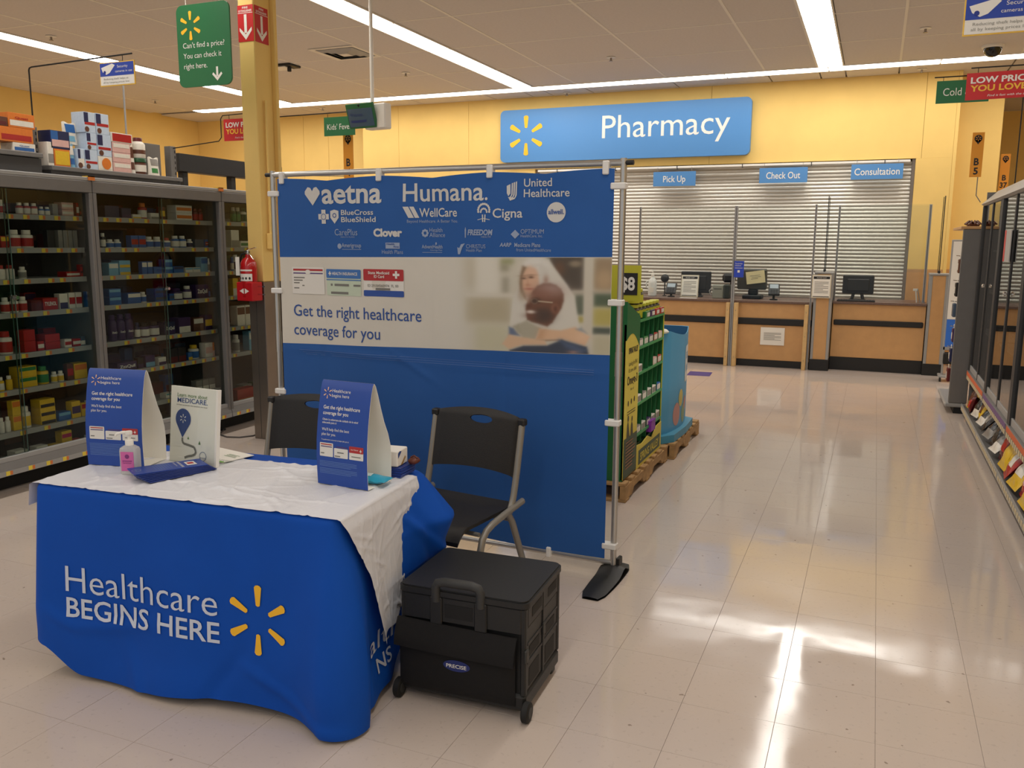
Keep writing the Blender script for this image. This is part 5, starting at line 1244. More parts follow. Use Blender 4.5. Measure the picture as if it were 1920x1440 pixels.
# ---------------------------------------------------------------- chairs
def back_y(z): return .165+(z-.45)*.20
CHAIR_G = M('chair_tube', (142,138,130), .38, metal=.35)
def chair(label, loc, rz):
    c = thing('stacking_chair', label, 'chair', loc, rz, 'stacking chairs behind the table'); c.scale = (1.02,1.0,.957)
    bm = bmesh.new(); nu, nv = 46, 34; V = {}
    def pt(a, b):
        x = (a-.5)*.435; zt = .835+.022*(1-(2*a-1)**2); zb_ = .575+.012*(1-(2*a-1)**2); z = zb_+(zt-zb_)*b
        return x, z
    hx, hz, rx, rz_ = .0, .808, .058, .019
    for j in range(nv+1):
        for i in range(nu+1): V[i,j] = bm.verts.new((pt(i/nu,j/nv)[0], 0, pt(i/nu,j/nv)[1]))
    for j in range(nv):
        for i in range(nu):
            q = [V[i,j],V[i+1,j],V[i+1,j+1],V[i,j+1]]; cx = sum(p.co.x for p in q)/4; cz = sum(p.co.z for p in q)/4
            if ((cx-hx)/rx)**2+((cz-hz)/rz_)**2 > 1: bm.faces.new(q)
    for v_ in list(bm.verts):
        if not v_.link_faces: bm.verts.remove(v_); continue
        if any(len(e.link_faces) == 1 for e in v_.link_edges):
            r = math.hypot((v_.co.x-hx)/rx, (v_.co.z-hz)/rz_)
            if r < 1.6: v_.co.x = hx+(v_.co.x-hx)/r; v_.co.z = hz+(v_.co.z-hz)/r
    for v_ in bm.verts:
        s = v_.co.x/.2175; v_.co.y = back_y(v_.co.z)+.028*(1-s*s)-.012*max(0,abs(s)-.86)/.14
        if v_.co.z > .825: v_.co.y += .012*((v_.co.z-.825)/.03)
    bmesh.ops.recalc_face_normals(bm, faces=bm.faces[:])
    bmesh.ops.solidify(bm, geom=bm.faces[:], thickness=.011)
    bmesh.ops.recalc_face_normals(bm, faces=bm.faces[:])
    me = bpy.data.meshes.new('backrest'); bm.to_mesh(me); bm.free(); me.materials.append(M('chair_plastic', (30,28,27), .55, bump=.12, bscale=260)); me.polygons.foreach_set('use_smooth', [True]*len(me.polygons)); me.set_sharp_from_angle(angle=math.radians(50))
    link('backrest', me, c)
    def st(a, b):
        x = (a-.5)*.425; y = -.235+b*.42
        z = .452-.016*(1-(2*a-1)**2)*math.sin(PI*b)-.05*(max(0,.16-b)/.16)**2+.012*max(0,b-.85)/.15
        return (x, y, z)
    mb = MB(); mb.grid(st, 26, 26); mb.grid(lambda a, b: (st(a,b)[0]*.98, st(a,b)[1], st(a,b)[2]-.018), 26, 26, flip=True)
    for fn in (lambda a, b: (a,0), lambda a, b: (a,1)): pass
    rim = []
    for e in range(4):
        for k in range(26): t_ = k/26; rim.append([(t_,0),(1,t_),(1-t_,1),(0,1-t_)][e])
    n_ = len(rim); mb.add([st(*r_) for r_ in rim]+[(st(*r_)[0]*.98, st(*r_)[1], st(*r_)[2]-.018) for r_ in rim], [(i,n_+i,n_+(i+1)%n_,(i+1)%n_) for i in range(n_)])
    mb.build('seat', M('chair_plastic', (30,28,27), .55, bump=.12, bscale=260), c, 50)
    for s_ in (-1,1):
        x = s_*.222
        MB().tube([(x,back_y(.82),.82),(x,back_y(.6),.60),(x,back_y(.5)-.005,.50),(x,.155,.462),(x,.135,.43)], .0135, 10, flat=(1,1.25)).build('back_post', CHAIR_G, c, 60)
        MB().cbox((x-.017,back_y(.83)-.02,.805),(x+.017,back_y(.83)+.016,.838), .006).build('post_cap', BLACK, c)
        MB().tube([(x+s_*.012,.225,.462),(x+s_*.012,.10,.445),(x+s_*.012,-.02,.424),(x+s_*.012,-.065,.408),(x+s_*.012,-.095,.38),(x+s_*.012,-.11,.335),(x+s_*.012,-.135,.16),(x+s_*.012,-.155,.0)], .0135, 10, flat=(1,1.2)).build('front_leg', CHAIR_G, c, 60)
        MB().tube([(x,.12,.435),(x,.16,.38),(x+s_*.004,.27,.12),(x+s_*.006,.315,0)], .0135, 10, flat=(1,1.2)).build('rear_leg', CHAIR_G, c, 60)
    for y, z in ((-.10,.40),(.16,.39)): MB().tube([(-.222,y,z),(.222,y,z)], .010, 8).build('cross_bar', CHAIR_G, c, 60)
    return c
chair('black chair with grey frame standing beside the rolling crate', (-1.610,3.135,0), math.radians(-8))
chair('black chair with grey frame half hidden by the bilingual tent card', (-2.43,3.11,0), math.radians(3))

# ---------------------------------------------------------------- rolling crate
cr = thing('rolling_crate', 'black lidded rolling crate with fabric pocket standing beside the table', 'rolling crate', (-1.19,2.585,0), math.radians(2.5))
CW, CD = .225, .185
CRB = M('crate_plastic', (30,30,30), .5, bump=.1, bscale=300); CRF = M('crate_fabric', (18,16,16), .9, bump=.2, bscale=600); CRG = M('crate_panel', (52,52,51), .55)
box('bottom_tray', (-CW,-CD,.026),(CW,CD,.085), CRB, cr, .01)
box('shell', (-CW+.012,-CD+.012,.08),(CW-.012,CD-.012,.385), CRB, cr, .006)
for sx in (-1,1):
    for sy in (-1,1): box('corner_post', (sx*CW-.02 if sx > 0 else -CW, sy*CD-.022 if sy > 0 else -CD, .08),(CW if sx > 0 else -CW+.02, CD if sy > 0 else -CD+.022, .385), CRB, cr, .005)
for s_ in (1,):
    for k, (y0, y1) in enumerate(((-CD+.025,-.008),(.008,CD-.025))):
        p = box('side_panel', (CW-.013,y0,.09),(CW-.004,y1,.31), CRG, cr, .003)
        box('panel_rib', (CW-.005,y0,.185),(CW-.001,y1,.195), CRB, p); box('panel_rib', (CW-.005,y0,.25),(CW-.001,y1,.258), CRB, p)
        box('recess', (CW-.0045,y0+.02,.10),(CW-.0028,y1-.03,.165), BLACKM, p); box('recess', (CW-.0045,y0+.02,.205),(CW-.0028,y1-.03,.24), BLACKM, p)
        q = box('top_rail', (CW-.013,y0,.312),(CW-.001,y1,.38), CRB, cr, .003); box('hand_slot', (CW-.003,y0+.04,.335),(CW-.0002,y1-.015,.368), BLACKM, q)
    box('hinge_bar', (CW-.012,-.008,.085),(CW+.001,.008,.385), CRB, cr, .002); box('latch', (CW-.002,-.012,.22),(CW+.004,.012,.265), CRG, cr, .002)
    box('buckle', (CW-.004,-CD-.006,.20),(CW+.006,-CD+.02,.245), CRG, cr, .003)
lid = MB(); lid.prism(rrect(-CW-.008,-CD-.008,CW+.008,CD+.008,.028,6), .386, .404); lid.prism(rrect(-CW-.002,-CD-.002,CW+.002,CD+.002,.026,6), .404, .41); lid.build('lid', CRB, cr, 40)
box('front_plate', (-CW+.015,-CD-.004,.295),(CW-.015,-CD+.012,.384), CRB, cr, .004)
box('front_recess', (-.06,-CD-.0052,.315),(.04,-CD-.003,.362), BLACKM, cr, .0)
for sx in (-.09,.07): box('handle_channel', (sx-.022,-CD-.012,.285),(sx+.022,-CD-.003,.384), CRG if 0 else CRB, cr, .004)
h_ = MB(); h_.tube([(-.09,-CD-.006,.37),(-.09,-CD-.008,.418),(-.082,-CD-.008,.434),(-.06,-CD-.008,.440),(.04,-CD-.008,.440),(.062,-CD-.008,.434),(.07,-CD-.008,.418),(.07,-CD-.006,.37)], .0155, 12, flat=(1,1)); h_.build('handle', CRG, cr, 60)
def pk(a, b):
    x = -CW-.004+a*(2*CW-.03); z = .045+b*.235; e = math.sin(PI*a)**.35*math.sin(PI*min(1,max(0,b)))**.4 if 0 < a < 1 and 0 < b < 1 else 0
    return (x, -CD-.004-.028*e, z)
mb = MB(); mb.grid(pk, 20, 14); mb.build('front_pocket', CRF, cr, 180)
def fp(a, b):
    x = -CW-.008+a*(2*CW-.02); z = .205+.09*b-.01*a; return (x, -CD-.010-.030*math.sin(PI*(1-b)*.55)-.004*math.sin(a*PI), z)
mb = MB(); mb.grid(fp, 20, 10); mb.grid(lambda a, b: tuple(Vector(fp(a,b))+Vector((0,.006,0))), 20, 10, flip=True); mb.build('pocket_flap', CRF, cr, 180)
bm_ = lambda e: (lambda u, v: Vector((u, pk((u+CW+.004)/(2*CW-.03), (v-.045)/.235)[1]-e, v)))
Print().disc(-.005,.165,.048,.0195,28).build('oval_badge', M('badge_navy', (30,44,110), .5), cr, bm_(.002)); Print().text('PRECISE', -.005, .1585, .0125, .072, bold=.012, align='c').build('lettering', INK_W, cr, bm_(.004))
for x, y in ((-CW+.005,-CD+.01),(CW-.005,-CD+.01)):
    w_ = MB().lathe([(.030,-.012),(.034,-.009),(.034,.009),(.030,.012)], 22, M4=Matrix.Translation((x+(.012 if x > 0 else -.012),y-.015,.034)) @ Matrix.Rotation(PI/2,4,'Y')).build('wheel', BLACKM, cr, 40)
    MB().lathe([(.018,-.0135),(.018,.0135)], 14, M4=Matrix.Translation((x+(.012 if x > 0 else -.012),y-.015,.034)) @ Matrix.Rotation(PI/2,4,'Y')).build('hub', CRG, w_, 40)
for x in (-CW+.03,CW-.03): box('rear_foot', (x-.02,CD-.05,0),(x+.02,CD-.01,.05), CRB, cr, .005)

# ---------------------------------------------------------------- pharmacy counter
def counter(label, x0, x1, yf, zt, kick, r0, r1, rx0, rx1):
    c = thing('counter_unit', label, 'counter', ((x0+x1)/2,yf,0)); w = (x1-x0)/2; m = (x0+x1)/2
    box('kick_board', (-w,.004,0),(w,.6,kick), BLACK, c)
    box('front_board', (-w,0,kick),(w,.62,zt-.035), MAPLE, c, .003)
    box('bumper_rail', (rx0-m,-.022,r0),(rx1-m,0,r1), BLACK, c, .012)
    return c
counter('long maple pharmacy counter unit under the card readers', -4.85,-.70,11.33,.85,.09,.54,.625,-4.85,-.69)
counter('maple consultation counter unit between the two wide posts', -.46,.595,11.47,.865,.165,.565,.635,-.44,.575)
for nm, x0, x1, yf, z in (('long speckled worktop under the card readers',-4.87,-.69,11.30,.815),('short speckled worktop under the lone monitor',-.468,.60,11.44,.83)):
    t = thing('worktop', nm, 'worktop', (x0,yf,z)); box('slab', (0,0,.0005),(x1-x0,.88 if x0 < -1 else .72,.032), LAM, t, .004); box('edge_strip', (.002,-.004,.002),(x1-x0-.002,0,.03), LAM, t, .001)
for nm, x0, x1, yf in (('wide maple counter post with a framed notice',-.685,-.472,11.28),('wide maple counter post at the right end of the counter',.605,.81,11.42)):
    p = thing('counter_post', nm, 'post', ((x0+x1)/2,yf,0)); w = (x1-x0)/2
    box('plinth', (-w-.008,-.008,0),(w+.008,.30,.14), BLACK, p, .003); box('core', (-w+.03,0,.14),(w-.03,.29,1.20), MAPLE, p, .003)
    for sx in (-1,1): box('corner_trim', (-w if sx < 0 else w-.032,-.006,.14),(-w+.032 if sx < 0 else w,.29,1.20), GREYL, p, .003)
    box('cap', (-w-.006,-.012,1.20),(w+.006,.30,1.225), GREYL, p, .004)
for nm, a, b in (('left pine stud screwed beside the tall metal channel',-1.737,-1.692),('right pine stud screwed beside the tall metal channel',-1.638,-1.588),('single pine stud in front of the counter seam',-.778,-.732)):
    s_ = thing('wood_stud', nm, 'stud', ((a+b)/2,11.21,0), 0, 'pine studs before the counter'); w = (b-a)/2
    box('timber', (-w,0,0),(w,.088,.815), LUMBER, s_, .003)
    for z in (.12,.42,.72): MB().lathe([(.005,0),(.005,.003)], 8, M4=Matrix.Translation((0,-.0005,z)) @ Matrix.Rotation(PI/2,4,'X')).build('screw', STEEL, s_)
CH = M('channel_metal', (158,158,158), .4, metal=.15)
def shield(label, x0, x1, y, z0, z1, poles):
    s_ = thing('acrylic_shield', label, 'shield', (x0,y,0))
    g = box('pane', (0,0,z0),(x1-x0,.005,z1), PLEXI, s_); 
    for (px_, w, za) in poles:
        p = box('channel', (px_-x0-w/2,-.014,za),(px_-x0+w/2,.018,z1+.01), CH, s_, .002); box('groove', (px_-x0-.003,-.0146,za+.01),(px_-x0+.003,-.013,z1), DARKM, p)
    return s_
shield('clear acrylic shield between the far left pole and the tall channel', -2.90,-1.69,11.245,.86,2.02,((-2.90,.022,.86),))
shield('clear acrylic shield between the tall channel and the counter seam', -1.66,-.735,11.245,.86,2.02,((-1.665,.042,.0),))
shield('clear acrylic shield over the consultation counter', -.70,.55,11.255,1.24,2.03,((-.715,.024,.0),))
shield('clear acrylic shield standing behind the consultation monitor', -.46,.58,11.60,.88,2.03,((-.46,.024,.863),(.56,.03,.863)))
for nm, xx, y0, y1, z1 in (('tall acrylic fin with dark edge on the middle counter post',-.58,11.30,11.56,2.14),('tall acrylic fin with dark edge on the right counter post',.70,11.45,11.70,2.13)):
    f_ = thing('acrylic_fin', nm, 'shield', (xx,y0,1.226)); box('pane', (-.002,.004,0),(.002,y1-y0-.004,z1-1.226), PLEXI, f_)
    box('dark_edge', (-.005,-.004,0),(.005,.004,z1-1.226), M('edge_black', (24,30,28), .4), f_); box('dark_edge', (-.005,y1-y0-.004,0),(.005,y1-y0+.004,z1-1.226), M('edge_black', (24,30,28), .4), f_)
    box('foot_clip', (-.012,-.01,0),(.012,.02,.03), BLACK, f_, .003)
WZ = .8475; WZR = .8625
# on the long worktop
j = thing('sanitizer_jug', 'large white pump jug at the left end of the worktop', 'jug', (-2.80,11.62,WZ))
MB().lathe([(.05,0),(.058,.008),(.058,.18),(.05,.22),(.022,.25),(.02,.27)], 18).build('jug_body', M('milky_plastic', (224,226,222), .35), j, 40); MB().lathe([(.022,.268),(.022,.295),(.008,.30),(.008,.335)], 14).build('pump', WHITE, j, 40)
MB().tube([(0,0,.332),(-.05,0,.335),(-.06,0,.325)], .007, 8).build('spout', WHITE, j, 60); MB().tube([(-.055,0,.10),(-.085,0,.12),(-.085,0,.19),(-.045,0,.215)], .010, 8).build('handle', M('milky_plastic', (224,226,222), .35), j, 60)
box('label', (-.03,-.0595,.05),(.03,-.055,.12), PAPER, j)
w_ = thing('webcam', 'round black camera on a stub beside the white jug', 'camera', (-2.66,11.75,WZ)); MB().lathe([(.03,0),(.03,.008),(.008,.012),(.008,.20)], 12).build('stand', BLACK, w_, 40)
MB().lathe([(.0,-.05),(.03,-.045),(.055,-.01),(.055,.02),(.03,.045),(0,.05)], 16, M4=Matrix.Translation((0,0,.24)) @ Matrix.Rotation(PI/2,4,'X'), caps=False).build('camera_head', BLACK, w_, 60)
def terminal(label, x, y, h, rz):
    t = thing('card_terminal', label, 'card reader', (x,y,WZ), rz)
    MB().lathe([(.05,0),(.05,.012),(.016,.018),(.016,h)], 14).build('stand', BLACK, t, 40)
    R_ = Matrix.Translation((0,-.01,h+.03)) @ Matrix.Rotation(math.radians(52),4,'X')
    MB().cbox((-.07,-.085,-.02),(.07,.085,.02), .008, M4=R_).build('case', DARKM, t); MB().box((-.052,.01,.0195),(.052,.07,.0215), M4=R_).build('screen', M('screen_pale', (176,190,200), .15), t)
    kp = MB()
    for a in range(3):
        for b in range(3): kp.box((-.045+a*.033,-.07+b*.024,.0195),(-.02+a*.033,-.053+b*.024,.0235), M4=R_)
    tag(kp.build('keypad', BLACK, t), kind='stuff')
terminal('card reader on a stand beside the white jug', -2.53,11.58,.08,0); terminal('card reader on a stand near the counter seam', -1.19,11.55,.10,math.radians(8))
def monitor(label, x, y, z, w, h, rz, zb, frame=None):
    m_ = thing('monitor', label, 'monitor', (x,y,z), rz)
    box('base', (-.10,-.08,0),(.10,.08,.015), BLACK, m_, .005)
    for sx in (-.05,.05): MB().tube([(sx*1.3,0,.012),(sx*.5,.015,zb+h*.45)], .014, 8, flat=(1.4,.6)).build('stand_leg', BLACK, m_, 60)
    box('screen_shell', (-w/2,-.012,zb),(w/2,.035,zb+h), BLACK, m_, .01); box('rear_bulge', (-w*.35,-.03,zb+h*.15),(w*.35,-.012,zb+h*.8), BLACK, m_, .012)
    return m_
monitor('black monitor with its back to the aisle behind a framed notice', -2.24,11.78,WZ,.40,.29,math.radians(6),.05)
monitor('black monitor with its back to the aisle on the consultation worktop', -.19,11.78,WZR,.37,.235,math.radians(2),.08)
k = thing('keyboard', 'black keyboard beside the consultation monitor stand', 'keyboard', (-.2,11.50,WZR)); box('board', (-.22,-.06,.0005),(.22,.06,.018), BLACK, k, .004)
kk = MB()
for a in range(14):
    for b in range(4): kk.box((-.21+a*.03,-.05+b*.026,.018),(-.185+a*.03,-.03+b*.026,.023))
tag(kk.build('keys', DARKM, k), kind='stuff')
def notice(label, x, y, z, w, h, rz, lean, frame=True, lines=8):
    n = thing('notice', label, 'notice', (x,y,z), rz); R_ = Matrix.Rotation(math.radians(lean),4,'X')
    MB().cbox((-w/2,0,0),(w/2,.006,h), .0015, M4=R_).build('frame' if frame else 'sheet', M('frame_tan', (206,196,172), .5) if frame else PAPER, n)
    e = .012 if frame else 0
    if frame: MB().box((-w/2+e,-.001,e),(w/2-e,0,h-e), M4=R_).build('sheet', PAPER, n)
    pr = Print()
    for q in range(lines): pr.rect(-w*.36,h*.68-q*h*.065,w*(.36 if q % 3 != 2 else .1),h*.68-q*h*.065+h*.022)
    pr.build('small_print', M('ink_soft_grey', (130,126,120), .7), n, lambda u, v: R_ @ Vector((u,-.002,v)))
    if frame:
        Print().rect(-w*.42,h*.82,w*.42,h*.93).rect(-w*.42,h*.05,w*.42,h*.08).build('heading_bar', INK_K, n, lambda u, v: R_ @ Vector((u,-.002,v)))
        Print().text('PLEASE WAIT', 0, h*.85, h*.045, w*.5, align='c').build('lettering', INK_W, n, lambda u, v: R_ @ Vector((u,-.0028,v)))
    return n
notice('framed notice leaning on the black monitor by the jug', -2.30,11.64,WZ,.235,.30,math.radians(3),-12)
notice('framed notice on the wide middle counter post', -.60,11.232,.905,.225,.285,0,0)
notice('plain paper notice taped to the front of the long counter', -1.155,11.318,.285,.295,.225,math.radians(1),0,False,7)
p_ = thing('loose_paper', 'white sheet lying at the worktop front below the notice', 'paper', (-2.26,11.40,WZ+.001), math.radians(4)); box('sheet', (-.11,-.05,0),(.11,.05,.0015), PAPER, p_)
rp_ = thing('receipt_printer', 'pale grey receipt printer left of the tall channel', 'printer', (-1.88,11.62,WZ)); box('case', (-.09,-.10,0),(.05,.10,.175), M('printer_grey', (150,152,140), .5), rp_, .008); box('side_shell', (.05,-.10,0),(.13,.10,.18), M('printer_dark', (54,60,54), .5), rp_, .008)
MB().tube([(-.09,-.08,.03),(-.12,-.1,.05),(-.13,-.1,.10),(-.09,-.08,.15)], .006, 6).build('cable', GREYL, rp_, 60); box('paper_slot', (-.07,-.102,.12),(.03,-.1,.128), BLACKM, rp_)
pm_ = thing('pos_screen', 'grey point of sale screen seen from behind, right of the channel', 'screen', (-1.47,11.70,WZ), math.radians(-4)); box('base', (-.12,-.10,0),(.12,.10,.05), BLACK, pm_, .01); box('neck', (-.06,-.03,.05),(.06,.05,.12), BLACK, pm_, .01)
MB().cbox((-.21,-.03,-.12),(.17,.04,.15), .012, M4=Matrix.Translation((0,0,.24)) @ Matrix.Rotation(math.radians(10),4,'X')).build('screen_shell', M('pos_grey', (84,84,80), .5), pm_)
n2 = thing('yellow_note', 'cream paper note stuck on the grey point of sale screen', 'note', (-1.42,11.63,WZ+.235), math.radians(-4)); MB().box((-.13,-.012,-.03),(.11,-.010,.13), M4=Matrix.Rotation(math.radians(-8),4,'Y')).build('sheet', M('cream_paper', (232,222,176), .8), n2)
Print().rect(-.08,.07,.05,.075).rect(-.06,.05,.06,.055).rect(-.07,.03,.02,.035).build('handwriting', INK_G, n2, lambda u, v: Matrix.Rotation(math.radians(-8),4,'Y') @ Vector((u,-.0135,v)))
sc = thing('barcode_scanner', 'black scanner head behind the pale printer', 'scanner', (-1.78,11.82,WZ)); MB().lathe([(.04,0),(.04,.01),(.01,.016),(.01,.22)], 12).build('stand', BLACK, sc, 40); box('scanner_head', (-.11,-.06,.20),(.06,.05,.32), BLACK, sc, .03)
tf_ = thing('touch_free_sign', 'small bright blue notice fixed to the tall metal channel', 'sign', (-1.60,11.205,1.14)); box('plate', (-.055,-.002,0),(.065,.002,.205), ROYAL, tf_)
Print().text('Touch-free', -.045, .165, .018, .09).text('checkout', -.045, .14, .018, .075).rect(-.045,.115,.05,.12).rect(-.012,.06,.016,.09).build('lettering', INK_W, tf_, plane_map((0,-.0034,0),(1,0,0),(0,0,1)))
sb = thing('phone_bracket', 'small pale leaning bracket at the right end of the short worktop', 'bracket', (.49,11.62,WZR)); MB().tube([(0,0,.0),(-.02,0,.16)], .008, 6).build('arm', WHITE, sb); MB().tube([(.035,0,0),(.0,0,.17)], .006, 6).build('arm', GREYL, sb); box('clip', (-.05,-.01,.14),(.0,.012,.17), WHITE, sb, .003)
ds = thing('floor_decal', 'purple blue rectangular decal stuck on the floor before the counter', 'decal', (-1.88,10.36,.0002), math.radians(4)); box('vinyl', (-.135,-.17,0),(.135,.17,.001), M('decal_purple', (58,60,140), .3), ds)
Print().text('STAND HERE', 0, -.02, .03, .22, align='c').build('lettering', M('ink_lilac', (150,150,200), .5), ds, plane_map((0,0,.0016),(1,0,0),(0,1,0)))

# ---------------------------------------------------------------- pallets and card displays
def pallet(label, x0, x1, y0, y1, drop=0):
    p = thing('wood_pallet', label, 'pallet', (x1,y0,0)); W = x1-x0; D = y1-y0
    for k, xx in enumerate((-.02,-W/2,-W+.02)):
        pr_ = [(0,.018),(D*.14,.018),(D*.18,.055),(D*.36,.055),(D*.40,.018),(D*.60,.018),(D*.64,.055),(D*.82,.055),(D*.86,.018),(D,.018),(D,.10),(0,.10)]
        mb = MB(); n = len(pr_); mb.add([(xx-.018,a,b) for a,b in pr_]+[(xx+.018,a,b) for a,b in pr_], [tuple(range(n)), tuple(range(2*n-1,n-1,-1))]+[(i,n+i,n+(i+1)%n,(i+1)%n) for i in range(n)])
        mb.build('stringer', PALLET, p)
    nb = max(6, int(D/.135))
    for k in range(nb): 
        a = k*(D-.09)/(nb-1); dx = random.uniform(-.006,.006)
        box('deck_board', (-W+dx,a,.10),(.0+dx,a+.085,.12), PALLET, p, .003)
    for a in (0,D/2-.045,D-.09): box('base_board', (-W,a,0),(0,a+.09,.018), PALLET, p, .003)
pallet('wooden pallet under the green supplement display', -2.32,-1.295,4.87,6.0); pallet('wooden pallet under the light blue bin', -2.30,-1.255,6.045,7.0)
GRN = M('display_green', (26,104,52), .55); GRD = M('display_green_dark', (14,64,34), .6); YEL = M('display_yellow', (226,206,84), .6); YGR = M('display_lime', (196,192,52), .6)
dp = thing('supplement_display', 'green cardboard supplement display with many cubbies standing on the pallet', 'display', (-1.33,4.90,.1205)); DX = -.62
box('back_wall', (DX,.0,0),(DX+.01,1.0,1.09), GRN, dp); box('end_wall', (DX,0,0),(0,.01,1.09), GRN, dp); box('end_wall', (DX,.985,0),(0,1.0,1.0), YGR, dp)
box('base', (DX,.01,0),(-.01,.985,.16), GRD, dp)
sp_ = box('print_panel', (-.01,.0,.01),(.004,.31,.955), YEL, dp)
mb = MB(); pts = [(.0,.86),(.0,1.09),(.31,.985),(.31,.80)]+[(.31-.31*k/10,.80+.06*math.sin(PI*k/10)+.06*k/10) for k in range(1,10)]
mb.prism(pts, 0, .006, M4=Matrix(((0,0,1,.0),(1,0,0,0),(0,1,0,0),(0,0,0,1)))); mb.build('green_crest', GRN, dp)
mp = plane_map((.0055,0,0),(0,1,0),(0,0,1)); mp2 = plane_map((.0075,0,0),(0,1,0),(0,0,1))
Print().rect(.0,.01,.31,.26).build('grey_panel', M('ink_sage', (78,92,72), .6), sp_, mp)
Print().text('SPRING VALLEY', .06, .775, .034, .22, bold=.03).build('lettering', INK_K, sp_, mp); Print().text('Looking for EPA?', .07, .70, .026, .2).text("It's now called", .07, .66, .026, .18).text('Omega-3', .045, .585, .052, .235, bold=.02).text('fish oil', .12, .545, .016, .08).build('lettering', M('ink_brown', (64,50,24), .6), sp_, mp)
Print().disc(.08,.47,.012,.018,10).disc(.15,.475,.012,.018,10).disc(.22,.48,.012,.018,10).rect(.06,.40,.25,.405).rect(.06,.415,.25,.42).build('icons', M('ink_brown', (64,50,24), .6), sp_, mp)
Print().poly([(.06,.02+.24),(.07,.34),(.09,.36),(.10,.34),(.13,.26)]).disc(.09,.375,.016,.02,12).poly([(.15,.26),(.16,.33),(.18,.345),(.20,.32),(.21,.26)]).disc(.18,.36,.014,.018,12).build('figure_picture', M('ink_olive', (84,80,56), .6), sp_, mp)
pr = Print()
for k in range(9): pr.rect(.04,.225-.02*k,.04+.22*random.uniform(.6,1),.234-.02*k)
pr.build('small_print', M('ink_rose', (150,110,84), .6), sp_, mp2)
hd = MB().box((-.22,.30,1.09),(.055,.306,1.30), M4=Matrix.Translation((0,-.2,0))).build('price_card', YGR, dp); box('black_square', (-.075,.0965,1.125),(.035,.0995,1.255), INK_K, hd)
Print().text('$8', -.07, 1.155, .075, .09, bold=.03).build('lettering', INK_W, hd, plane_map((0,.0955,0),(1,0,0),(0,0,1)))
box('card_stem', (-.12,.104,.9),(-.08,.11,1.1), YGR, hd)
RZ = [.225,.425,.62,.785,.955]
for k, z in enumerate(RZ):
    box('shelf', (-.30,.32,z-.006),(.0,.985,z), GRN, dp); box('shelf_lip', (-.004,.32,z-.012),(.002,.985,z+.004), M('lip_green', (60,150,84), .5), dp)
for q in range(6):
    y = .32+q*.132; box('divider', (-.30,y-.003,.16),(-.004,y+.003,1.0), GRN, dp)
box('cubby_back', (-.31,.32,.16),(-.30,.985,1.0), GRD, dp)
bp_ = MB(); pts = [(.31,.0),(.99,.0),(.99,.19),(.85,.185),(.72,.13),(.60,.165),(.45,.145),(.31,.16)]
bp_.prism(pts, 0, .006, M4=Matrix(((0,0,1,.0),(1,0,0,0),(0,1,0,0),(0,0,0,1)))); fb = bp_.build('front_skirt', YEL, dp)
Print().rect(.36,.02,.95,.115).build('dark_banner', M('ink_sage', (78,92,72), .6), fb, plane_map((.0072,0,0),(0,1,0),(0,0,1))); Print().text('SPRING VALLEY', .40, .04, .052, .51, bold=.02).build('lettering', YEL, fb, plane_map((.0085,0,0),(0,1,0),(0,0,1)))
# what is left in the cubbies
ITEM = {0:['g','w','p','w','w'],1:['w','g','w','w','b'],2:['w',None,None,'pk','r'],3:['g','gn','p','r','pk'],4:[None]*5}
SNM = ['lowest','second lowest','middle','second highest','highest']; CNM = ['nearest','second','third','fourth','farthest']
CN = dict(g='grey',w='white',p='purple',b='blue',pk='pink',r='red',gn='green')
for k in range(4):
    for q in range(5):
        c_ = ITEM[k][q]
        if not c_: continue
        y = 4.90+.32+.066+q*.132; z = .1205+RZ[k]+.001
        o = tag(link('supplement_tray', None, None, (-1.335,y,z)), '%s card tray in the %s cubby of the %s display shelf' % (CN[c_], CNM[q], SNM[k]), 'tray', 'trays in the supplement display')
        box('tray_body', (-.10,-.05,0),(0,.05,.05), pmat(c_), o, .002); box('front_label', (.0,-.045,.008),(.0012,.045,.042), pmat('w' if c_ != 'w' else 'g'), o)
o = thing('supplement_tray', 'bright purple tray pulled out above the yellow skirt', 'tray', (-1.332,5.60,.1205+RZ[0]-.045)); 
box('tray_body', (-.06,-.06,0),(.02,.06,.075), M('tray_purple', (140,50,170), .5), o, .003); box('rim', (.014,-.06,.07),(.022,.06,.078), M('tray_purple', (140,50,170), .5), o)
for q in range(7):
    y = 4.90+.36+q*.092; hi = q < 2
    for lv in range(2 if hi else 1):
        o = thing('supplement_bottle', '%s lime labelled supplement bottle on top of the green display%s' % (['nearest','second','third','fourth','fifth','sixth','farthest'][q], [', lower',', upper'][lv] if hi else ''), 'bottle', (-1.385,y,.1205+RZ[4]+.001+lv*.096), 0, 'lime supplement bottles')
        MB().lathe([(.036,0),(.038,.004),(.038,.062),(.028,.074)], 14).build('bottle_body', M('amber_dark', (52,44,18), .3), o, 40); MB().lathe([(.0386,.008),(.0386,.056)], 14, caps=False).build('label', YGR, o, 60); MB().lathe([(.032,.074),(.033,.076),(.033,.092),(.03,.095)], 14).build('cap', M('cap_lime', (206,204,70), .4), o, 40)
for q, c_ in enumerate(('g','gn','p','r','r')):
    if q < 1: continue
    o = thing('supplement_tray', '%s price tray on the top display ledge before the bottles, place %d' % (CN[c_], q+1) if 0 else ['','green tray on the top display ledge','purple tray on the top display ledge','nearer red tray on the top display ledge','farther red tray on the top display ledge'][q], 'tray', (-1.328,4.90+.386+q*.132,.1205+RZ[4]+.001), 0, 'trays on the top display ledge')
    box('tray_body', (-.014,-.055,0),(0,.055,.045), pmat(c_), o, .002); box('front_label', (0,-.02,.01),(.001,.05,.035), pmat('w'), o)

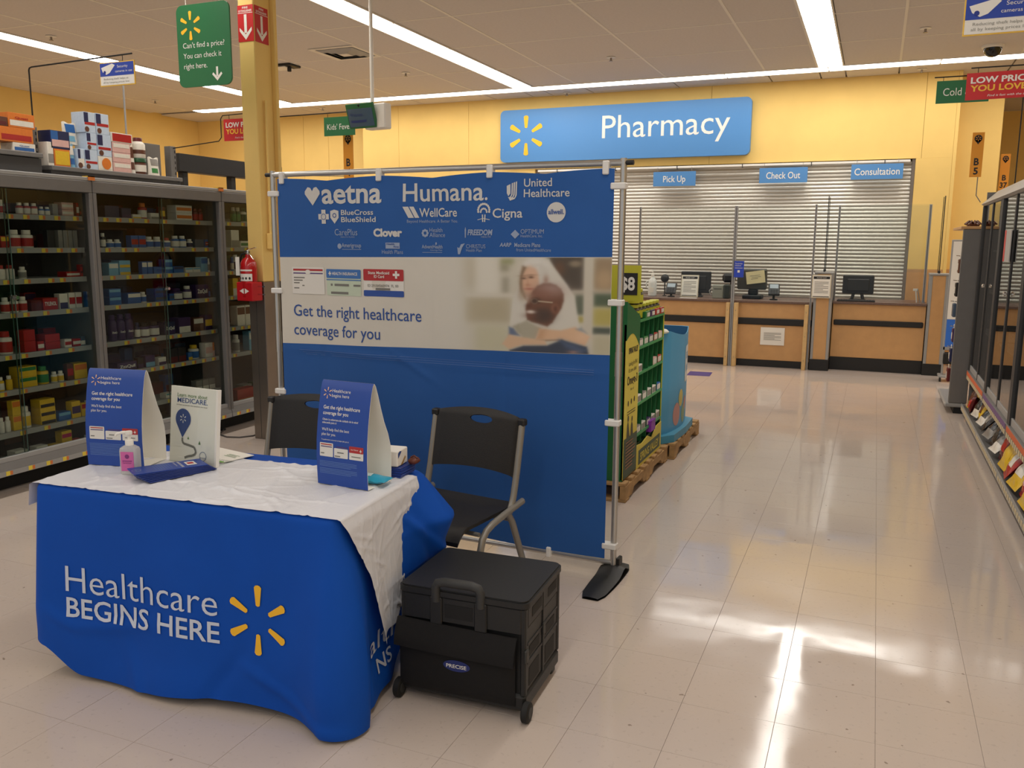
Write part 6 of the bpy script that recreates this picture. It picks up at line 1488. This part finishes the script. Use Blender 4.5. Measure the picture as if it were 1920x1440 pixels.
BINB = M('bin_blue', (88,166,206), .5); BINI = M('bin_inside', (46,104,150), .6)
bn_ = thing('cardboard_bin', 'open light blue cardboard bin on the far pallet', 'bin', (-1.30,5.99,.1205)); n = 16; out = []
for k in range(n+1): t_ = k/n; out.append((-.03+.045*math.sin(PI*t_)*.8, .12+.66*t_))
poly = [(-.72,.0),(-.09,.0),(-.03,.12)]+out[1:]+[(-.09,.80),(-.72,.80)]
def wall(mb, p0, z0, f1, mi, flip):
    m_ = len(p0); vs = [(x_,y_,z0) for x_,y_ in p0]+[(x_,y_,f1(x_,y_)) for x_,y_ in p0]
    mb.add(vs, [((i,(i+1)%m_,m_+(i+1)%m_,m_+i) if not flip else (i,m_+i,m_+(i+1)%m_,(i+1)%m_)) for i in range(m_)], mi)
topz = lambda x_, y_: .80+.012*math.cos((y_-.1)*4)-.045*math.sin(PI*min(1,max(0,(y_-.10)/.68)))*(x_ > -.2)
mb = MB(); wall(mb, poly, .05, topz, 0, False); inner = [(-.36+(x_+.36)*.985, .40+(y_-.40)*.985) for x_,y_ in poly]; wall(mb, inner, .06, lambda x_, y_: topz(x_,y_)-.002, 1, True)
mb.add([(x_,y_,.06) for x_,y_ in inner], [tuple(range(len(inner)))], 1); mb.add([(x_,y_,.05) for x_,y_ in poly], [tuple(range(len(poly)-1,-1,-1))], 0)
mb.add([(x_,y_,topz(x_,y_)) for x_,y_ in poly]+[(x_,y_,topz(x_,y_)-.002) for x_,y_ in inner], [(i,(i+1)%len(poly),len(poly)+(i+1)%len(poly),len(poly)+i) for i in range(len(poly))], 0)
bb = mb.build('bin_wall', [BINB, BINI], bn_, 30)
mb = MB(); mb.prism([(-.74,-.02),(-.05,-.02),(.03,.10),(.045,.45),(.03,.78),(-.05,.83),(-.74,.83)], 0, .055); mb.build('base_tray', M('bin_base', (70,146,176), .5), bn_)
bx_ = lambda y: float(np.interp(y, [o_[1] for o_ in out], [o_[0] for o_ in out]))
bmp = lambda e: (lambda u, v: Vector((bx_(u)+e, u, v)))
Print().rect(.52,.38,.74,.66,.03).build('label_patch', INK_CW, bb, bmp(.002), .05); Print().text('DEALS', .56, .56, .05, .15, bold=.02).text('INSIDE', .56, .46, .05, .15, bold=.02).build('lettering', M('ink_sky', (120,160,190), .6), bb, bmp(.0035))
for nm, cc, y, z, r in (('blossom_picture',(214,196,110),.40,.28,.06),('blossom_picture',(206,150,140),.30,.17,.08),('blossom_picture',(150,170,130),.50,.15,.07),('blossom_picture',(206,150,140),.56,.22,.05)):
    Print().disc(y,z,r,r*1.1,14).build(nm, M('blossom_%d%d' % (cc[0], int(z*100)), cc, .6), bb, bmp(.0015+.0004*(z > .2)), .04)
s_ = thing('crumpled_tissue', 'white scrap on the near rim of the blue bin', 'paper', (-1.36,6.05,.1205+.795)); mb = MB(); mb.lathe([(.005,0),(.03,.006),(.034,.016),(.018,.03),(.004,.034)], 9); mb.build('scrap', PAPER, s_); box('fold', (-.01,-.03,.004),(.02,.03,.012), PAPER, s_)

# ---------------------------------------------------------------- right hand cabinets
RX = .85
TAGT = [M('tag_tan', (214,196,158), .6), M('tag_orange', (214,104,56), .6), M('tag_violet', (116,84,130), .6)]
rt = MB().box((-.002,0,0),(0,.05,.03)).mesh('price_tag', TAGT[0])
for si in range(4):
    y0 = 7.50-1.32*si
    c = thing('glass_cabinet', ['farthest tall glass cabinet of the right aisle over the snack shelf','second tall glass cabinet from the far end of the right aisle','third tall glass cabinet from the far end of the right aisle','tall right glass cabinet nearest the camera'][si], 'display cabinet', (RX,y0,0))
    D_ = 1.32
    box('base', (.05,.002,0),(.55,D_-.002,.06), BLACKM, c); dk = box('deck', (-.03,.002,.06),(.55,D_-.002,.085), GREYM, c, .003)
    lp = MB().box((-.034,.002,.05),(-.028,D_-.002,.11)).build('deck_lip', GREYL, c)
    box('back_panel', (.40,.002,.085),(.42,D_-.002,1.95), M('cabinet_back_dark', (60,58,56), .7), c)
    sl = box('sill', (-.012,.002,.345),(.40,D_-.002,.425), GREYM, c, .003)
    st_ = box('strip', (-.0145,.03,.385),(-.012,D_-.03,.42), TAGT[1 if si % 2 == 0 else 2], sl)
    for q in range(17):
        link('price_tag', rt, lp, (-.0345,.03+q*.075,.062)); link('price_tag', rt, sl, (-.0125,.03+q*.075,.35))
    hd_ = MB().add([(.0,.002,1.90),(-.02,.002,1.915),(.10,.002,2.03),(.42,.002,2.03),(.42,.002,1.90),(.0,D_-.002,1.90),(-.02,D_-.002,1.915),(.10,D_-.002,2.03),(.42,D_-.002,2.03),(.42,D_-.002,1.90)], [(0,1,6,5),(1,2,7,6),(2,3,8,7),(3,4,9,8),(4,0,5,9),(4,3,2,1,0),(5,6,7,8,9)]).build('header', GREYL, c)
    for a in (.002,D_-.052): box('frame_post', (-.004,a,.425),(.045,a+.05,1.90), DARKM, c, .003)
    box('frame_post', (.004,D_/2-.02,.425),(.035,D_/2+.02,1.90), DARKM, c, .003)
    for a, b in ((.05,D_/2-.02),(D_/2+.02,D_-.05)): box('glass_door', (.012,a,.43),(.018,b,1.90), GLASSR, c); box('bottom_rail', (.006,a,.425),(.03,b,.475), GREYL, c, .002)
    for z in (.80,1.15,1.50): box('shelf', (.06,.05,z),(.40,D_-.05,z+.015), GREYL, c)
    lk = MB().lathe([(.016,0),(.016,.014),(.010,.02)], 12, M4=Matrix.Translation((-.004,D_/2,1.22)) @ Matrix.Rotation(-PI/2,4,'Y')).build('door_lock', CHROME, c, 40)
    if si == 0: box('end_panel', (.02,D_-.002,.0),(.42,D_+.012,2.02), GREYM, c)
o = thing('glass_notice', 'small grey and red notice clipped on the right cabinet glass', 'notice', (.846,6.98,1.44)); box('card', (-.006,-.16,0),(0,.16,.22), M('notice_grey', (176,172,168), .5), o); box('red_band', (-.0075,.08,0),(-.006,.15,.22), SIGNRED, o)
# snack bags on the low deck
def bag(label, x, y, z, w, h, c1, c2, rz, lean, th=.055, txt=None):
    o = thing('snack_bag', label, 'snack bag', (x,y,z), rz, 'snack bags on the low right deck')
    R_ = Matrix.Translation((0,0,h/2*abs(math.cos(lean))+th*.8*abs(math.sin(lean)))) @ Matrix.Rotation(lean,4,'Y')
    rr_ = random.Random(label); ph = rr_.uniform(0,6)
    def f(u, v, s):
        e = (max(0,math.sin(PI*u))**.55)*(max(0,math.sin(PI*min(1,max(0,(v-.07)/.86))))**.6 if .07 < v < .93 else 0)
        cr_ = .004*math.sin(u*17+ph)*math.sin(v*13+ph)
        return R_ @ Vector((s*(th*.5*e+.001)+cr_*(e > .05), (u-.5)*w*(1-.05*math.sin(PI*v)), (v-.5)*h))
    mb = MB(); mb.grid(lambda u, v: f(u,v,1), 14, 16, flip=False); mb.grid(lambda u, v: f(u,v,-1), 14, 16, flip=True); mb.build('bag_body', M('bag_'+c1, PC[c1], .22, noise=.06, scale=30), o, 180)
    mb = MB(); mb.grid(lambda u, v: f(.14+.72*u,.28+.42*v,-1)+R_.to_3x3() @ Vector((-.0015,0,0)), 10, 8, flip=True); mb.build('front_label', M('bag_'+c2, PC[c2], .25), o, 180)
    return o
BAGS = [('brown and gold snack bag at the far end of the deck',.92,8.55,.19,.24,'y','br',.3,-.5),('dark red pouch beside the gold bag at the far end',.90,8.36,.10,.17,'dr','r',-.2,-.35),('cream and black packet leaning on the far dark red pouch',.92,8.14,.17,.22,'w','k',.5,-.7),
 ('gold packet leaning behind the cream packet',.96,7.98,.16,.23,'y','br',-.3,-.6),('white and black packet lying low on the deck',.91,7.74,.18,.22,'w','k',.3,-1.0),('black and silver packet, far one of the dark cluster',.92,7.50,.18,.23,'k','g',-.4,-.9),
 ('silver and black packet, near one of the dark cluster',.90,7.22,.18,.24,'g','k',.4,-1.0),('black carton-like packet above the white flap',.93,6.95,.20,.22,'k','k',-.1,-.75),('white flap packet lying toward the aisle',.88,6.72,.18,.24,'w','g',.35,-1.1),
 ('dark red packet behind the first yellow bag',.95,6.52,.19,.24,'dr','r',.0,-.5),('large yellow bag, farthest of the yellow ones',.90,6.26,.26,.27,'y','y',.15,-.65),('red bag with white label between yellow bags',.875,6.02,.20,.27,'r','w',-.25,-.8),
 ('yellow bag spilling over the deck lip',.88,5.76,.24,.28,'y','w',.2,-.85),('pink red round bag beside the spilling yellow bag',.94,5.56,.20,.25,'r','pk',-.1,-.6),('yellow bag with green corner at the picture edge',.88,5.34,.22,.26,'y','gn',.1,-.75),('green bag nearest the camera',.90,5.10,.22,.25,'gn','yg',.0,-.6)]
for (lb, x, y, w, h, a, b, rz, ln) in BAGS: bag(lb, .845+h*.5*math.sin(-ln*.8)+(x-.90)*.5, y, .0865, w*.98, h*1.0, a, b, rz*.4, -ln*.8, th=.07)

# low gondola end beyond the cabinets, with hanging packets
ge = thing('gondola_end', 'grey gondola end panel beyond the right cabinets', 'shelf', (.70,8.86,0))
box('end_panel', (.01,.0,.10),(.165,.03,1.70), GREYM, ge, .006); box('base_foot', (-.02,.0,.06),(.16,.9,.10), GREYL, ge, .01); box('kick', (.06,.02,0),(.16,.9,.06), BLACKM, ge); box('top_board', (-.01,-.005,1.70),(.19,.9,1.725), MAPLE, ge, .003); box('peg_panel', (.11,.03,.10),(.125,.9,1.70), GREYL, ge)
for q, z in enumerate((1.45,1.22,1.02,.80,.60,.40)): MB().tube([(.11,.12+.1*(q % 3),z),(-.02,.12+.1*(q % 3),z+.01)], .004, 6).build('peg_hook', CHROME, ge, 60)
for q, (z, c_, nm) in enumerate(((1.30,'br','brown'),(1.08,'k','black'),(.88,'gb','slate'),(.66,'p','purple'),(.46,'n','navy'),(.26,'dr','dark red'))):
    o = thing('hanging_packet', '%s packet hanging on the gondola hooks past the end panel' % nm, 'packet', (.70,8.98+.1*(q % 3),z)); box('packet_body', (.0,-.05,0),(.035,.05,.13), pmat(c_), o, .008); box('hang_tab', (.012,-.02,.13),(.016,.02,.165), PAPER, o); box('front_print', (-.0015,-.035,.03),(0,.035,.09), pmat('w' if c_ != 'gb' else 'g'), o)
o = thing('basket', 'brown straw bundle on top of the grey gondola end', 'basket', (.80,9.05,1.7255)); mb = MB()
for q in range(10): a = q*.6; mb.tube([(0,0,.01),(.04*math.cos(a),.08*math.sin(a),.05),(.07*math.cos(a),.13*math.sin(a),.02)], .008, 6)
tag(mb.build('straw', pmat('br'), o), kind='stuff'); MB().lathe([(.05,0),(.06,.02),(.04,.035)], 12).build('core', pmat('br'), o)
sg_ = thing('rolling_board', 'white and blue display board on a wheeled stand past the gondola', 'board', (.79,11.02,0))
box('frame', (-.012,0,.36),(.20,.02,1.62), GREYL, sg_, .004); box('white_sheet', (.006,-.002,.72),(.185,0,1.60), WHITE, sg_); box('blue_sheet', (.006,-.002,.40),(.185,0,.715), M('board_blue', (46,110,210), .5), sg_)
for x in (-.01,.18): box('leg', (x,.0,.05),(x+.022,.022,.40), GREYL, sg_, .003)
box('dark_shelf', (-.0,-.05,.20),(.19,.1,.33), BLACKM, sg_, .01); box('foot_bar', (-.04,-.10,.05),(.21,.12,.075), GREYL, sg_, .005)
for x in (-.02,.19): MB().lathe([(.024,-.01),(.026,-.006),(.026,.006),(.024,.01)], 14, M4=Matrix.Translation((x,-.08,.026)) @ Matrix.Rotation(PI/2,4,'Y')).build('caster', BLACKM, sg_, 40)

# ---------------------------------------------------------------- small things last
o = thing('ceiling_rod', 'thin pale vertical rod rising behind the overstock cartons', 'rod', (-5.40,5.145,1.956))
MB().tube([(0,0,0),(0,0,.76)], .007, 8).build('rod', GREYL, o, 60); MB().lathe([(.03,0),(.03,.006)], 12).build('foot_plate', GREYL, o)
o = thing('power_cord', 'grey black cord lying on the floor beside the column foot', 'cord', (-4.6,5.45,.006))
MB().tube([(-.28,.02,0),(-.20,-.12,0),(-.08,-.17,0),(.02,-.14,0),(.08,-.05,0),(.05,.10,0),(-.1,.25,0)], .006, 8).build('cable', M('cord_grey', (86,80,76), .6), o, 60)
box('plug', (-.31,.0,-.004),(-.27,.04,.014), BLACKM, o, .004)
